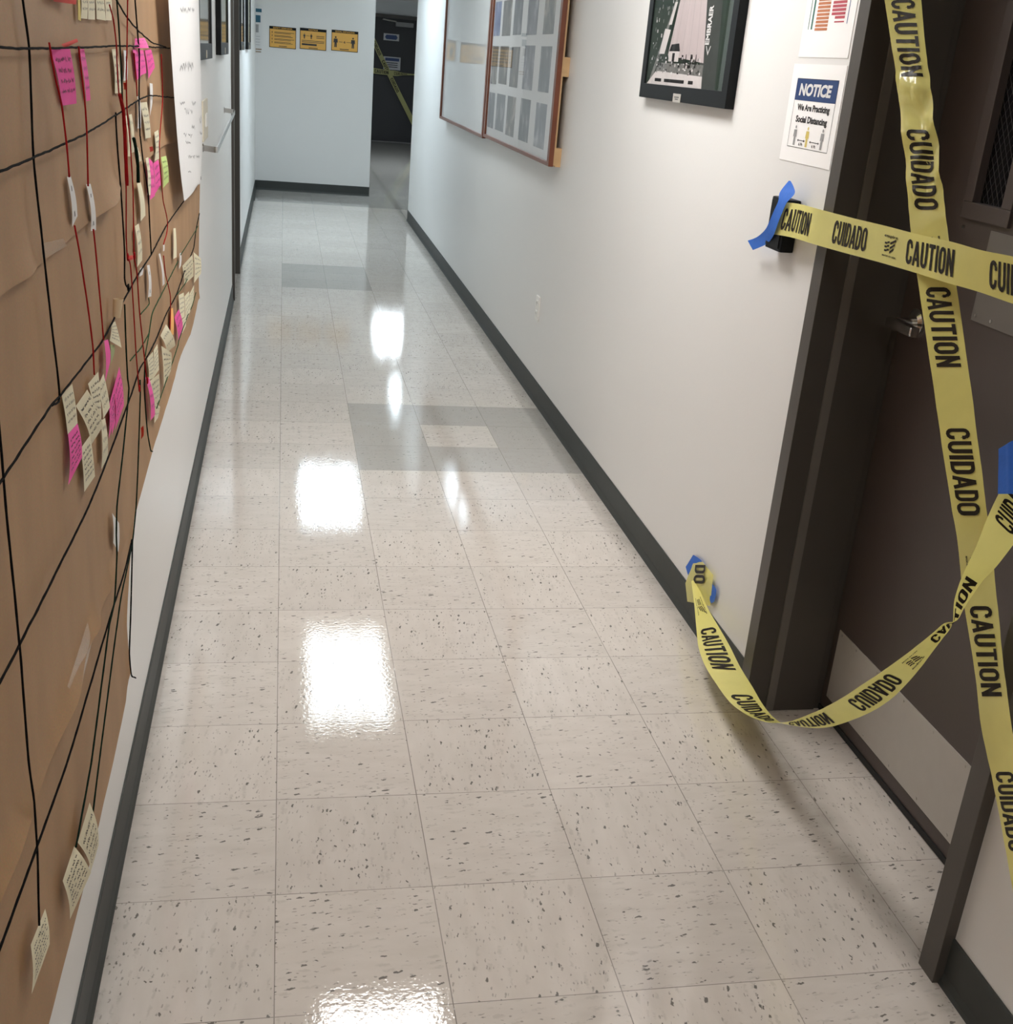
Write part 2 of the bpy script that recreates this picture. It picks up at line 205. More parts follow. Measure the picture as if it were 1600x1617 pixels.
 ('paper_tag', 'long thin cream tag below the fanned pink notes', 'cream', 3, [(-0.286, 0.3599, 0.93), (-0.286, 0.4071, 0.9197), (-0.286, 0.4071, 0.8505), (-0.286, 0.3448, 0.8512)]),
 ('sticky_note', 'nearest of the fanned pink notes', 'pink', 4, [(-0.286, 0.455, 0.9274), (-0.286, 0.5151, 0.9417), (-0.286, 0.5062, 0.889), (-0.286, 0.4336, 0.8732)]),
 ('sticky_note', 'second of the fanned pink notes', 'pink', 4, [(-0.286, 0.4804, 0.9335), (-0.286, 0.5508, 0.9502), (-0.2852, 0.5411, 0.8877), (-0.286, 0.4675, 0.869)]),
 ('sticky_note', 'farthest of the fanned pink notes', 'pink', 4, [(-0.286, 0.5151, 0.9417), (-0.2856, 0.5889, 0.9598), (-0.2805, 0.5783, 0.8908), (-0.286, 0.5069, 0.8655)]),
 ('paper_tag', 'white tag with a red stripe on the lower dark green yarn', 'white', 1, [(-0.286, 0.4262, 0.7413), (-0.284, 0.4879, 0.6969), (-0.286, 0.4705, 0.6472), (-0.286, 0.4244, 0.6857)]),
 ('sticky_note', 'upper of the paired cream notes by the baseboard', 'cream', 5, [(-0.286, -0.0504, 0.4128), (-0.2794, 0.0235, 0.4291), (-0.286, 0.0933, 0.2972), (-0.286, 0.0314, 0.2895)]),
 ('sticky_note', 'lower of the paired cream notes overhanging the paper edge', 'cream', 6, [(-0.286, -0.1594, 0.4324), (-0.2833, -0.0834, 0.4315), (-0.269, -0.0594, 0.3644), (-0.286, -0.1294, 0.34)]),
 ('sticky_note', 'lowest cream note at the end of the upright yarn', 'cream', 6, [(-0.286, -0.3554, 0.4989), (-0.2838, -0.2802, 0.4881), (-0.2802, -0.294, 0.444), (-0.286, -0.3695, 0.4366)]),
 ('paper_tag', 'first white tag joining two lengths of red yarn', 'white', 1, [(-0.286, 0.1752, 1.3322), (-0.286, 0.2047, 1.3301), (-0.286, 0.2327, 1.2726), (-0.286, 0.1974, 1.2626)]),
 ('paper_tag', 'second white tag joining two lengths of red yarn', 'white', 1, [(-0.286, 0.3288, 1.3058), (-0.286, 0.3701, 1.3023), (-0.286, 0.3877, 1.2308), (-0.286, 0.3537, 1.2338)]),
 ('adhesive_tape', 'strip of clear tape over the split in the lower brown paper', 'clear', 0, [(-0.286, 0.1327, 0.68), (-0.286, 0.1603, 0.6304), (-0.286, 0.0216, 0.6109), (-0.286, -0.048, 0.6727)]),
 ('adhesive_tape', 'scrap of clear tape at the long yarn on the upper brown paper', 'clear', 0,
  [(-0.286, -0.0332, 1.2751), (-0.286, 0.1166, 1.2592), (-0.286, 0.1409, 1.2454), (-0.286, -0.0245, 1.2547)]),
 ('red_ribbon', 'small red bow tying the two red yarns together', 'redp', 0, [(-0.286, 0.7547, 1.1299), (-0.28, 0.8236, 1.12), (-0.28, 0.8265, 1.1128), (-0.286, 0.7742, 1.1159)]),
 ('red_ribbon', 'tiny red knot left of the cream note at the far side', 'redp', 0, [(-0.286, 1.2074, 1.2908), (-0.28, 1.2143, 1.292), (-0.28, 1.2246, 1.2818), (-0.286, 1.2169, 1.2793)]),
 ('red_ribbon', 'small red scrap near the lower paper edge', 'redp', 0, [(-0.286, 0.8727, 0.7534), (-0.28, 0.8665, 0.7611), (-0.28, 0.8603, 0.7409), (-0.286, 0.8709, 0.729)])]
TAPE_DIAGONAL = ([(1.214, 0.7839, 1.7719, 1.1553, 0.8337, 1.7695), (1.2066, 0.7289, 1.7014, 1.1626, 0.7921, 1.6996), (1.1996, 0.6475, 1.5878, 1.1695, 0.7183, 1.5845), (1.1994, 0.5847, 1.4998, 1.1697, 0.6555, 1.4939),
  (1.2006, 0.5011, 1.3707, 1.1685, 0.5704, 1.361), (1.2023, 0.4468, 1.2866, 1.1667, 0.5139, 1.2744), (1.202, 0.3842, 1.2057, 1.167, 0.4512, 1.1909), (1.1978, 0.2784, 1.0691, 1.1686, 0.3468, 1.0493),
  (1.1946, 0.2073, 0.9747, 1.1694, 0.2762, 0.9512), (1.1899, 0.1365, 0.884, 1.1715, 0.2059, 0.8564), (1.1867, 0.0939, 0.8314, 1.1723, 0.1633, 0.8013), (1.1859, 0.0416, 0.7497, 1.1725, 0.1097, 0.7163),
  (1.1812, -0.0202, 0.6635, 1.1768, 0.0469, 0.626), (1.181, -0.0862, 0.571, 1.1764, -0.0213, 0.5297), (1.1768, -0.1378, 0.509, 1.1802, -0.0748, 0.4648),
  (1.1745, -0.2034, 0.4298, 1.182, -0.1433, 0.3823), (1.1734, -0.2656, 0.3521, 1.1825, -0.2082, 0.3015), (1.1719, -0.3087, 0.3042, 1.1835, -0.2535, 0.2519)],
 [('CAUTION', 0.085, 0.2512), ('CUIDADO', 0.3683, 0.5239), ('CAUTION', 0.6872, 0.8406), ('CUIDADO', 0.9581, 1.1177), ('SHIELD', 1.1949, 1.2224), ('CAUTION', 1.2794, 1.4306),
  ('CUIDADO', 1.5567, 1.6816), ('SHIELD', 0.5801, 0.6099)])
TAPE_LEVEL = ([(1.18, 1.1572, 1.268, 1.18, 1.1782, 1.1885), (1.18, 1.0636, 1.2751, 1.18, 1.0742, 1.1966), (1.172, 0.9174, 1.279, 1.172, 0.9183, 1.2029), (1.168, 0.7569, 1.2826, 1.168, 0.7556, 1.2099),
  (1.165, 0.6157, 1.2869, 1.165, 0.6072, 1.2167), (1.162, 0.4882, 1.2897, 1.162, 0.4761, 1.2215), (1.16, 0.3754, 1.2942, 1.16, 0.3591, 1.2245), (1.16, 0.2747, 1.2949, 1.16, 0.2546, 1.2281),
  (1.16, 0.1844, 1.2993, 1.16, 0.1585, 1.2285), (1.165, 0.0916, 1.3005, 1.165, 0.0627, 1.2309), (1.185, -0.0019, 1.2994, 1.185, -0.0331, 1.2309)],
 [('CAUTION', 0.0371, 0.1961), ('CUIDADO', 0.3234, 0.4816), ('SHIELD', 0.5564, 0.611), ('CAUTION', 0.65, 0.8217), ('CUIDADO', 0.9329, 1.0922)])
TAPE_SLACK = ([(1.2147, 1.4184, 0.1473, 1.2013, 1.4119, 0.142), (1.21, 1.3299, 0.1299, 1.1795, 1.3168, 0.1222), (1.2059, 1.2546, 0.1206, 1.1572, 1.2393, 0.1187), (1.2057, 1.1512, 0.11, 1.1309, 1.1402, 0.1029),
  (1.1933, 1.0563, 0.1159, 1.1164, 1.08, 0.0965), (1.1897, 0.967, 0.1042, 1.1048, 0.9997, 0.0931), (1.1817, 0.865, 0.1069, 1.0977, 0.8996, 0.0979), (1.1701, 0.7779, 0.1133, 1.0948, 0.7863, 0.1066),
  (1.1577, 0.6979, 0.1286, 1.0926, 0.6692, 0.1412), (1.139, 0.6133, 0.1609, 1.0962, 0.5755, 0.1824), (1.1223, 0.5423, 0.1975, 1.0977, 0.4993, 0.2317), (1.1299, 0.4692, 0.2351, 1.0902, 0.4429, 0.275),
  (1.1345, 0.4013, 0.2779, 1.0856, 0.3878, 0.3215), (1.1361, 0.3411, 0.3264, 1.084, 0.3343, 0.3693), (1.1401, 0.2668, 0.3959, 1.08, 0.2673, 0.4343), (1.1407, 0.2093, 0.4591, 1.0793, 0.2131, 0.4927),
  (1.138, 0.1647, 0.5208, 1.082, 0.1657, 0.5467), (1.1314, 0.1245, 0.5795, 1.0919, 0.1204, 0.6068), (1.1295, 0.0987, 0.6256, 1.0972, 0.0915, 0.6475), (1.1286, 0.0786, 0.6626, 1.1015, 0.0695, 0.6788),
  (1.1263, 0.0639, 0.6863, 1.1071, 0.0545, 0.7034), (1.1158, 0.0463, 0.7111, 1.1209, 0.0439, 0.7135), (1.1104, 0.0481, 0.747, 1.1296, 0.0454, 0.734), (1.1098, 0.0463, 0.7783, 1.1402, 0.0483, 0.755),
  (1.1079, 0.037, 0.8103, 1.1522, 0.046, 0.7853), (1.1096, 0.0258, 0.8584, 1.1605, 0.0311, 0.8211), (1.1094, 0.0155, 0.9135, 1.1706, 0.0162, 0.8684), (1.1143, 0.0101, 0.9546, 1.1756, -0.0016, 0.9112),
  (1.119, 0.0029, 0.9944, 1.1807, -0.0203, 0.9565)],
 [('SHIELD', 0.0849, 0.1818), ('CAUTION', 0.2445, 0.4593), ('CUIDADO', 0.5985, 0.8247), ('CAUTION', 0.9354, 1.1326), ('CUIDADO', 1.2411, 1.413), ('SHIELD', 1.4563, 1.5064), ('CAUTION', 1.5494, 1.703),
  ('CUIDADO', 1.8117, 1.895)])
TAPE_FAR_SLANT = ([(1.3959, 20.9, 2.1037, 1.3299, 20.9, 2.0562), (1.5885, 20.9, 1.7942, 1.5221, 20.9, 1.7464), (1.7484, 20.9, 1.5094, 1.6816, 20.9, 1.4612), (1.9099, 20.9, 1.2317, 1.8427, 20.9, 1.1831),
  (2.0987, 20.9, 0.9086, 2.031, 20.9, 0.8595), (2.3026, 20.9, 0.5704, 2.2344, 20.9, 0.5209), (2.4842, 20.9, 0.2589, 2.4156, 20.9, 0.209)],
 [('CAUTION', 0.06, 0.32), ('CUIDADO', 0.42, 0.68), ('CAUTION', 0.78, 1.04), ('CUIDADO', 1.12, 1.38)])
TAPE_FAR_LEVEL = ([(1.5269, 20.88, 1.2773, 1.5305, 20.88, 1.1807), (1.5959, 20.88, 1.272, 1.5996, 20.88, 1.1753), (1.7919, 20.88, 1.2552, 1.7955, 20.88, 1.169), (1.9998, 20.88, 1.25, 2.0037, 20.88, 1.1637),
  (2.1282, 20.88, 1.2277, 2.1302, 20.88, 1.1844), (2.3491, 20.88, 1.2233, 2.3502, 20.88, 1.2016)],
 [('CAUTION', 0.1, 0.34), ('CUIDADO', 0.44, 0.68)])
BLUE_CURL = [(1.19, 1.1638, 1.318, 1.19, 1.1524, 1.3178), (1.186, 1.184, 1.2979, 1.186, 1.1198, 1.3064), (1.18, 1.1834, 1.2842, 1.18, 1.0971, 1.2941), (1.174, 1.1699, 1.2676, 1.174, 1.1179, 1.271),
 (1.172, 1.1817, 1.2421, 1.172, 1.132, 1.244), (1.172, 1.1958, 1.219, 1.172, 1.1449, 1.22), (1.176, 1.2233, 1.194, 1.176, 1.1684, 1.1882), (1.185, 1.2881, 1.1662, 1.185, 1.2222, 1.159),
 (1.19, 1.3577, 1.1463, 1.19, 1.3149, 1.1287)]
BLUE_LOW = [(1.2135, 1.5035, 0.1478, 1.2135, 1.4583, 0.2078), (1.2135, 1.4664, 0.1311, 1.2135, 1.3835, 0.2187), (1.2135, 1.3895, 0.1278, 1.2135, 1.3331, 0.1912), (1.2135, 1.3244, 0.1325, 1.2135, 1.2539, 0.1927),
 (1.2135, 1.2681, 0.1399, 1.2135, 1.2528, 0.1535)]
BLUE_JAMB = [(1.09, -0.0216, 0.9663, 1.09, 0.0036, 1.0311), (1.092, -0.0365, 0.9721, 1.092, -0.0063, 1.0406), (1.095, -0.0498, 0.9772, 1.095, -0.0173, 1.0515), (1.12, -0.0734, 0.9856, 1.12, -0.0365, 1.0745),
 (1.19, -0.0522, 0.9815, 1.19, -0.0082, 1.0874)]
TAPE_TAIL = [(1.2145, 1.4511, 0.1841), (1.2145, 1.3812, 0.2197), (1.2145, 1.2892, 0.2197), (1.2145, 1.2763, 0.1278), (1.2145, 1.4493, 0.0568), (1.2145, 1.4862, 0.1007)]
TAIL_DO = [(1.211, 1.4258, 0.1893), (1.211, 1.3371, 0.2296), (1.211, 1.3201, 0.1772), (1.211, 1.4235, 0.1303)]
SHEET = [(-0.262, 1.4551, 1.6355, -0.279, 2.7566, 1.6946), (-0.262, 1.4752, 1.5964, -0.279, 2.7732, 1.6378), (-0.262, 1.511, 1.4945, -0.279, 2.8002, 1.4909), (-0.262, 1.5661, 1.3863, -0.279, 2.8282, 1.3379),
 (-0.263, 1.6269, 1.3011, -0.279, 2.864, 1.2057), (-0.264, 1.6949, 1.2261, -0.279, 2.7783, 1.1313), (-0.265, 1.753, 1.1724, -0.279, 2.7257, 1.0513), (-0.266, 1.8518, 1.0979, -0.276, 2.4963, 1.07)]

# ------------------------------------------------------------------ materials
def new_mat(name):
    m = bpy.data.materials.new(name)
    m.use_nodes = True
    nt = m.node_tree
    return m, nt, nt.nodes['Principled BSDF']


def lin(c):
    return tuple(((v / 255) / 12.92 if v <= 10 else (((v / 255) + 0.055) / 1.055) ** 2.4) for v in c)


def simple(name, col, rough=0.6, metal=0.0, spec=0.5, var=0.06, vscale=18.0, bump=0.0, bscale=120.0, coat=0.0, trans=0.0):
    """principled material with a little procedural colour variation and relief"""
    m, nt, p = new_mat(name)
    n, l = nt.nodes, nt.links
    tc = n.new('ShaderNodeTexCoord')
    nz = n.new('ShaderNodeTexNoise')
    nz.inputs['Scale'].default_value = vscale
    nz.inputs['Detail'].default_value = 4
    l.new(tc.outputs['Object'], nz.inputs['Vector'])
    mx = n.new('ShaderNodeMix')
    mx.data_type = 'RGBA'
    mx.inputs['A'].default_value = tuple(max(0, v * (1 - var)) for v in col) + (1,)
    mx.inputs['B'].default_value = tuple(min(1, v * (1 + var)) for v in col) + (1,)
    l.new(nz.outputs['Fac'], mx.inputs['Factor'])
    l.new(mx.outputs['Result'], p.inputs['Base Color'])
    p.inputs['Roughness'].default_value = rough
    p.inputs['Metallic'].default_value = metal
    p.inputs['Specular IOR Level'].default_value = spec
    p.inputs['Coat Weight'].default_value = coat
    if bump:
        nb = n.new('ShaderNodeTexNoise')
        nb.inputs['Scale'].default_value = bscale
        nb.inputs['Detail'].default_value = 3
        l.new(tc.outputs['Object'], nb.inputs['Vector'])
        bp = n.new('ShaderNodeBump')
        bp.inputs['Strength'].default_value = bump
        bp.inputs['Distance'].default_value = 0.002
        l.new(nb.outputs['Fac'], bp.inputs['Height'])
        l.new(bp.outputs['Normal'], p.inputs['Normal'])
    if trans:
        tr = n.new('ShaderNodeBsdfTranslucent')
        l.new(mx.outputs['Result'], tr.inputs['Color'])
        ms = n.new('ShaderNodeMixShader')
        ms.inputs[0].default_value = trans
        l.new(p.outputs[0], ms.inputs[1])
        l.new(tr.outputs[0], ms.inputs[2])
        l.new(ms.outputs[0], n['Material Output'].inputs['Surface'])
    return m


M = {}
M['wall'] = simple('painted_wall', (0.735, 0.73, 0.715), 0.42, var=0.015, vscale=2.0, bump=0.12, bscale=160)
M['rearwall'] = simple('rear_painted_wall', (0.74, 0.76, 0.78), 0.5, var=0.02, vscale=2.0, bump=0.12, bscale=160)
M['ceiling'] = simple('ceiling_tile', (0.8, 0.8, 0.78), 0.9, var=0.05, vscale=60, bump=0.3)
M['base'] = simple('rubber_baseboard', (0.046, 0.050, 0.047), 0.55, spec=0.3, var=0.12, vscale=9, bump=0.15, bscale=40)
M['frame'] = simple('painted_steel_frame', (0.070, 0.061, 0.052), 0.45, var=0.05, bump=0.06)
M['door'] = simple('brown_door_paint', (0.068, 0.052, 0.047), 0.42, var=0.10, vscale=3, bump=0.08)
M['darkdoor'] = simple('dark_rear_door_paint', (0.012, 0.012, 0.015), 0.5, var=0.08, vscale=3)
M['black'] = simple('black_plastic', (0.007, 0.008, 0.009), 0.45, spec=0.15)
M['rubber'] = simple('black_rubber', (0.008, 0.008, 0.008), 0.7)
M['steel'] = simple('brushed_steel', (0.50, 0.475, 0.44), 0.5, metal=0.35, var=0.05, vscale=30)
M['chrome'] = simple('satin_chrome', (0.62, 0.61, 0.60), 0.2, metal=1.0, var=0.03)
M['screw'] = simple('screw_steel', (0.5, 0.48, 0.45), 0.3, metal=0.9)
M['lit_edge'] = simple('lit_edge_grey', (0.15, 0.135, 0.12), 0.5)  # lighter tone paints in the lit edge of the door stop
M['unlitsteel'] = simple('unlit_steel', (0.17, 0.155, 0.14), 0.5, metal=0.3, var=0.05)  # darker steel copy; the push plate's missing reflection put into its colour
M['darkglass'] = simple('dark_wired_glass', (0.006, 0.006, 0.008), 0.06, var=0.1)
M['wire'] = simple('glass_wire', (0.13, 0.125, 0.12), 0.5, metal=0.3)
M['ink'] = simple('black_ink', (0.018, 0.016, 0.018), 0.55)
M['tape'] = simple('yellow_plastic_tape', (0.93, 0.86, 0.285), 0.15, spec=0.8, var=0.05, vscale=25, bump=0.10, bscale=55, trans=0.35)
M['dimtape'] = simple('dull_yellow_tape', (0.46, 0.44, 0.16), 0.35, var=0.07, vscale=25, trans=0.2)
M['tapeink'] = simple('tape_print', (0.018, 0.013, 0.007), 0.5, spec=0.2, var=0.1)
M['painter'] = simple('blue_painters_tape', (0.028, 0.15, 0.62), 0.6, var=0.12, vscale=60, bump=0.25, bscale=180, trans=0.12)
M['cream'] = simple('cream_note_paper', (0.80, 0.75, 0.55), 0.75, var=0.04, trans=0.12)
M['yellow'] = simple('yellow_note_paper', (0.72, 0.58, 0.16), 0.75, var=0.06, trans=0.12)
M['pink'] = simple('pink_note_paper', (0.90, 0.10, 0.42), 0.7, var=0.06, trans=0.12)
M['lime'] = simple('light_green_note_paper', (0.55, 0.72, 0.25), 0.75, var=0.05, trans=0.12)
M['sage'] = simple('dull_green_note_paper', (0.33, 0.38, 0.18), 0.75, var=0.05)
M['orange'] = simple('orange_note_paper', (0.85, 0.42, 0.12), 0.75, var=0.05)
M['tan'] = simple('tan_note_paper', (0.70, 0.55, 0.36), 0.75, var=0.05)
M['white'] = simple('white_paper', (0.74, 0.735, 0.73), 0.7, var=0.02, trans=0.1)
M['palegrey'] = simple('pale_grey_sign', (0.52, 0.52, 0.54), 0.5)
M['sheet'] = simple('bright_white_paper', (0.87, 0.865, 0.86), 0.6, var=0.01)
M['redp'] = simple('red_ribbon_paper', (0.72, 0.05, 0.035), 0.6, var=0.1)
M['y_black'] = simple('black_yarn_fibre', (0.005, 0.005, 0.005), 0.95, spec=0.1, var=0.4, vscale=300, bump=0.6, bscale=600)
M['y_green'] = simple('green_yarn_fibre', (0.022, 0.07, 0.03), 0.95, spec=0.1, var=0.3, vscale=300, bump=0.6, bscale=600)
M['y_dark'] = simple('dark_green_yarn_fibre', (0.006, 0.018, 0.011), 0.95, spec=0.1, var=0.3, vscale=300, bump=0.6, bscale=600)
M['y_red'] = simple('red_yarn_fibre', (0.36, 0.012, 0.014), 0.95, spec=0.1, var=0.3, vscale=300, bump=0.6, bscale=600)
M['wood'] = simple('reddish_wood', (0.16, 0.048, 0.022), 0.38, var=0.25, vscale=12, bump=0.1)
M['darkwood'] = simple('dark_wood_edge', (0.07, 0.03, 0.02), 0.4, var=0.2)
M['plywood'] = simple('pale_plywood', (0.55, 0.36, 0.18), 0.6, var=0.12, vscale=25)
M['board'] = simple('glossy_whiteboard', (0.70, 0.71, 0.71), 0.015, var=0.01)
M['beige'] = simple('beige_plastic', (0.62, 0.56, 0.44), 0.45)
M['offwhite'] = simple('ivory_plastic', (0.78, 0.77, 0.73), 0.35)
M['blue'] = simple('notice_blue', (0.008, 0.038, 0.15), 0.5)
M['teal'] = simple('poster_teal', (0.01, 0.10, 0.16), 0.5)
M['amber'] = simple('amber_sign', (0.72, 0.38, 0.06), 0.35, var=0.03)
M['brown'] = simple('brown_print', (0.30, 0.20, 0.12), 0.6)
M['barorange'] = simple('orange_bar_print', (0.48, 0.17, 0.07), 0.6)
M['barred'] = simple('red_bar_print', (0.44, 0.06, 0.085), 0.6)
M['bargreen'] = simple('green_bar_print', (0.02, 0.13, 0.10), 0.6)
M['barblue'] = simple('blue_bar_print', (0.03, 0.08, 0.25), 0.6)
M['grey'] = simple('grey_print', (0.30, 0.30, 0.30), 0.6)
M['gold'] = simple('brass_label', (0.45, 0.38, 0.25), 0.3, metal=0.7)


def clear_mat(name, tint, alpha, rough=0.12):
    m, nt, p = new_mat(name)
    n, l = nt.nodes, nt.links
    nz = n.new('ShaderNodeTexNoise')
    nz.inputs['Scale'].default_value = 40
    p.inputs['Base Color'].default_value = tint + (1,)
    p.inputs['Roughness'].default_value = rough
    rr = n.new('ShaderNodeMapRange')
    rr.inputs['To Min'].default_value = alpha * 0.8
    rr.inputs['To Max'].default_value = alpha * 1.2
    l.new(nz.outputs['Fac'], rr.inputs['Value'])
    l.new(rr.outputs[0], p.inputs['Alpha'])
    return m


M['clear'] = clear_mat('clear_adhesive_tape', (0.75, 0.66, 0.55), 0.2, 0.1)


def pane_mat():
    m, nt, p = new_mat('clear_pane')
    n, l = nt.nodes, nt.links
    tr = n.new('ShaderNodeBsdfTransparent')
    gl = n.new('ShaderNodeBsdfGlossy')
    gl.inputs['Roughness'].default_value = 0.012
    fr = n.new('ShaderNodeFresnel')
    fr.inputs['IOR'].default_value = 1.5
    ms = n.new('ShaderNodeMixShader')
    # the pane is thin: the same index from either side
    ge = n.new('ShaderNodeNewGeometry')
    mr = n.new('ShaderNodeMapRange')
    mr.inputs['To Min'].default_value = 1.5
    mr.inputs['To Max'].default_value = 1 / 1.5
    l.new(ge.outputs['Backfacing'], mr.inputs['Value'])
    l.new(mr.outputs[0], fr.inputs['IOR'])
    l.new(fr.outputs[0], ms.inputs[0])
    l.new(tr.outputs[0], ms.inputs[1])
    l.new(gl.outputs[0], ms.inputs[2])
    l.new(ms.outputs[0], n['Material Output'].inputs['Surface'])
    return m


M['pane'] = pane_mat()


def kraft_mat():
    m, nt, p = new_mat('brown_kraft_paper')
    n, l = nt.nodes, nt.links
    tc = n.new('ShaderNodeTexCoord')
    mp = n.new('ShaderNodeMapping')
    mp.inputs['Scale'].default_value = (1, 2.6, 0.9)
    l.new(tc.outputs['Object'], mp.inputs['Vector'])
    a = n.new('ShaderNodeTexNoise')
    a.inputs['Scale'].default_value = 3.0
    a.inputs['Detail'].default_value = 6
    l.new(mp.outputs[0], a.inputs['Vector'])
    b = n.new('ShaderNodeTexNoise')
    b.inputs['Scale'].default_value = 350
    l.new(tc.outputs['Object'], b.inputs['Vector'])
    r = n.new('ShaderNodeValToRGB')
    r.color_ramp.elements[0].position = 0.3
    r.color_ramp.elements[0].color = (0.305, 0.174, 0.081, 1)
    r.color_ramp.elements[1].position = 0.72
    r.color_ramp.elements[1].color = (0.385, 0.226, 0.109, 1)
    l.new(a.outputs['Fac'], r.inputs['Fac'])
    mx = n.new('ShaderNodeMix')
    mx.data_type = 'RGBA'
    mx.blend_type = 'OVERLAY'
    mx.inputs['Factor'].default_value = 0.25
    l.new(r.outputs['Color'], mx.inputs['A'])
    l.new(b.outputs['Color'], mx.inputs['B'])
    l.new(mx.outputs['Result'], p.inputs['Base Color'])
    p.inputs['Roughness'].default_value = 0.62
    bp = n.new('ShaderNodeBump')
    bp.inputs['Strength'].default_value = 0.35
    bp.inputs['Distance'].default_value = 0.004
    c = n.new('ShaderNodeTexNoise')
    c.inputs['Scale'].default_value = 7
    c.inputs['Detail'].default_value = 5
    l.new(tc.outputs['Object'], c.inputs['Vector'])
    l.new(c.outputs['Fac'], bp.inputs['Height'])
    l.new(bp.outputs['Normal'], p.inputs['Normal'])
    return m


M['kraft'] = kraft_mat()


def floor_mat():
    """12 inch vinyl composition tiles: chips run along the hall in one tile and across it in the next"""
    m, nt, p = new_mat('vinyl_floor_tile')
    n, l = nt.nodes, nt.links
    T = 0.3048

    def mth(op, a, b=None, c=None):
        x = n.new('ShaderNodeMath')
        x.operation = op
        for i, v in enumerate((a, b, c)):
            if v is None:
                continue
            if isinstance(v, (int, float)):
                x.inputs[i].default_value = v
            else:
                l.new(v, x.inputs[i])
        return x.outputs[0]

    def comb(x, y, z=0.0):
        c = n.new('ShaderNodeCombineXYZ')
        for i, v in enumerate((x, y, z)):
            if isinstance(v, (int, float)):
                c.inputs[i].default_value = v
            else:
                l.new(v, c.inputs[i])
        return c.outputs[0]

    def mixf(f, a, b):
        x = n.new('ShaderNodeMix')
        for k, v in (('Factor', f), ('A', a), ('B', b)):
            if isinstance(v, (int, float)):
                x.inputs[k].default_value = v
            else:
                l.new(v, x.inputs[k])
        return x.outputs['Result']

    def mixc(f, a, b, blend='MIX'):
        x = n.new('ShaderNodeMix')
        x.data_type = 'RGBA'
        x.blend_type = blend
        for k, v in (('Factor', f), ('A', a), ('B', b)):
            if isinstance(v, (int, float)):
                x.inputs[k].default_value = v
            elif isinstance(v, tuple):
                x.inputs[k].default_value = v + (1,)
            else:
                l.new(v, x.inputs[k])
        return x.outputs['Result']

    geo = n.new('ShaderNodeNewGeometry')
    sep = n.new('ShaderNodeSeparateXYZ')
    l.new(geo.outputs['Position'], sep.inputs[0])
    X, Y = sep.outputs[0], sep.outputs[1]
    ux, uy = mth('DIVIDE', X, T), mth('DIVIDE', Y, T)
    cx, cy = mth('FLOOR', ux), mth('FLOOR', uy)
    fx, fy = mth('SUBTRACT', ux, cx), mth('SUBTRACT', uy, cy)
    par = mth('FLOORED_MODULO', mth('ADD', cx, cy), 2.0)
    # local coordinates, swapped on every other tile, shifted per tile
    off = mth('ADD', mth('MULTIPLY', cx, 3.17), mth('MULTIPLY', cy, 7.31))
    a = mth('ADD', mixf(par, X, Y), off)
    b = mth('ADD', mixf(par, Y, X), mth('MULTIPLY', off, 1.7))

    def chips(lx, ly, thr, keep, soft):
        v = n.new('ShaderNodeTexVoronoi')
        v.voronoi_dimensions = '2D'
        v.inputs['Scale'].default_value = 1.0
        wob = n.new('ShaderNodeTexNoise')
        wob.inputs['Scale'].default_value = 90
        l.new(geo.outputs['Position'], wob.inputs['Vector'])
        wv = mth('MULTIPLY', mth('SUBTRACT', wob.outputs['Fac'], 0.5), 1.1)
        l.new(comb(mth('ADD', mth('DIVIDE', a, lx), wv), mth('ADD', mth('DIVIDE', b, ly), wv)), v.inputs['Vector'])
        s = n.new('ShaderNodeSeparateColor')
        l.new(v.outputs['Color'], s.inputs[0])
        size = mth('MULTIPLY', mth('ADD', s.outputs[1], 0.4), thr)
        inside = mth('MULTIPLY', mth('SUBTRACT', size, v.outputs['Distance']), soft)
        cl = n.new('ShaderNodeClamp')
        l.new(inside, cl.inputs[0])
        return mth('MULTIPLY', cl.outputs[0], mth('LESS_THAN', s.outputs[0], keep))

    c1 = chips(0.024, 0.0105, 0.22, 0.13, 12)
    c2 = chips(0.017, 0.0075, 0.22, 0.30, 8)
    c3 = chips(0.045, 0.013, 0.30, 0.45, 4)
    mot = n.new('ShaderNodeTexNoise')
    mot.inputs['Scale'].default_value = 1.0
    mot.inputs['Detail'].default_value = 5
    l.new(comb(mth('MULTIPLY', a, 9), mth('MULTIPLY', b, 26)), mot.inputs['Vector'])
    wn = n.new('ShaderNodeTexWhiteNoise')
    wn.noise_dimensions = '2D'
    l.new(comb(cx, cy), wn.inputs['Vector'])
    base = mixc(mot.outputs['Fac'], (0.55, 0.50, 0.45), (0.69, 0.64, 0.59))
    base = mixc(mth('MULTIPLY', c3, 0.30), base, (0.36, 0.33, 0.29))
    base = mixc(mth('MULTIPLY', c2, 0.55), base, (0.20, 0.18, 0.16))
    base = mixc(mth('MULTIPLY', c1, 0.85), base, (0.10, 0.092, 0.085))
    tone = mth('ADD', 0.95, mth('MULTIPLY', wn.outputs['Value'], 0.08))
    tc = n.new('ShaderNodeCombineColor')
    for i in range(3):
        l.new(tone, tc.inputs[i])
    base = mixc(1.0, base, tc.outputs[0], 'MULTIPLY')

    def rect(x0, x1, y0, y1):
        r = mth('MULTIPLY', mth('GREATER_THAN', X, x0), mth('LESS_THAN', X, x1))
        return mth('MULTIPLY', r, mth('MULTIPLY', mth('GREATER_THAN', Y, y0), mth('LESS_THAN', Y, y1)))

    # older grey replacement tiles; the last area is painted dimness
    g = mth('SUBTRACT', rect(T, 5 * T, 9 * T, 12 * T), rect(2 * T, 3 * T, 10 * T, 11 * T))
    g = mth('ADD', g, rect(0, 2 * T, 21 * T, 24 * T))
    g = mth('ADD', g, rect(-1, 5 * T, 36 * T, 41 * T))
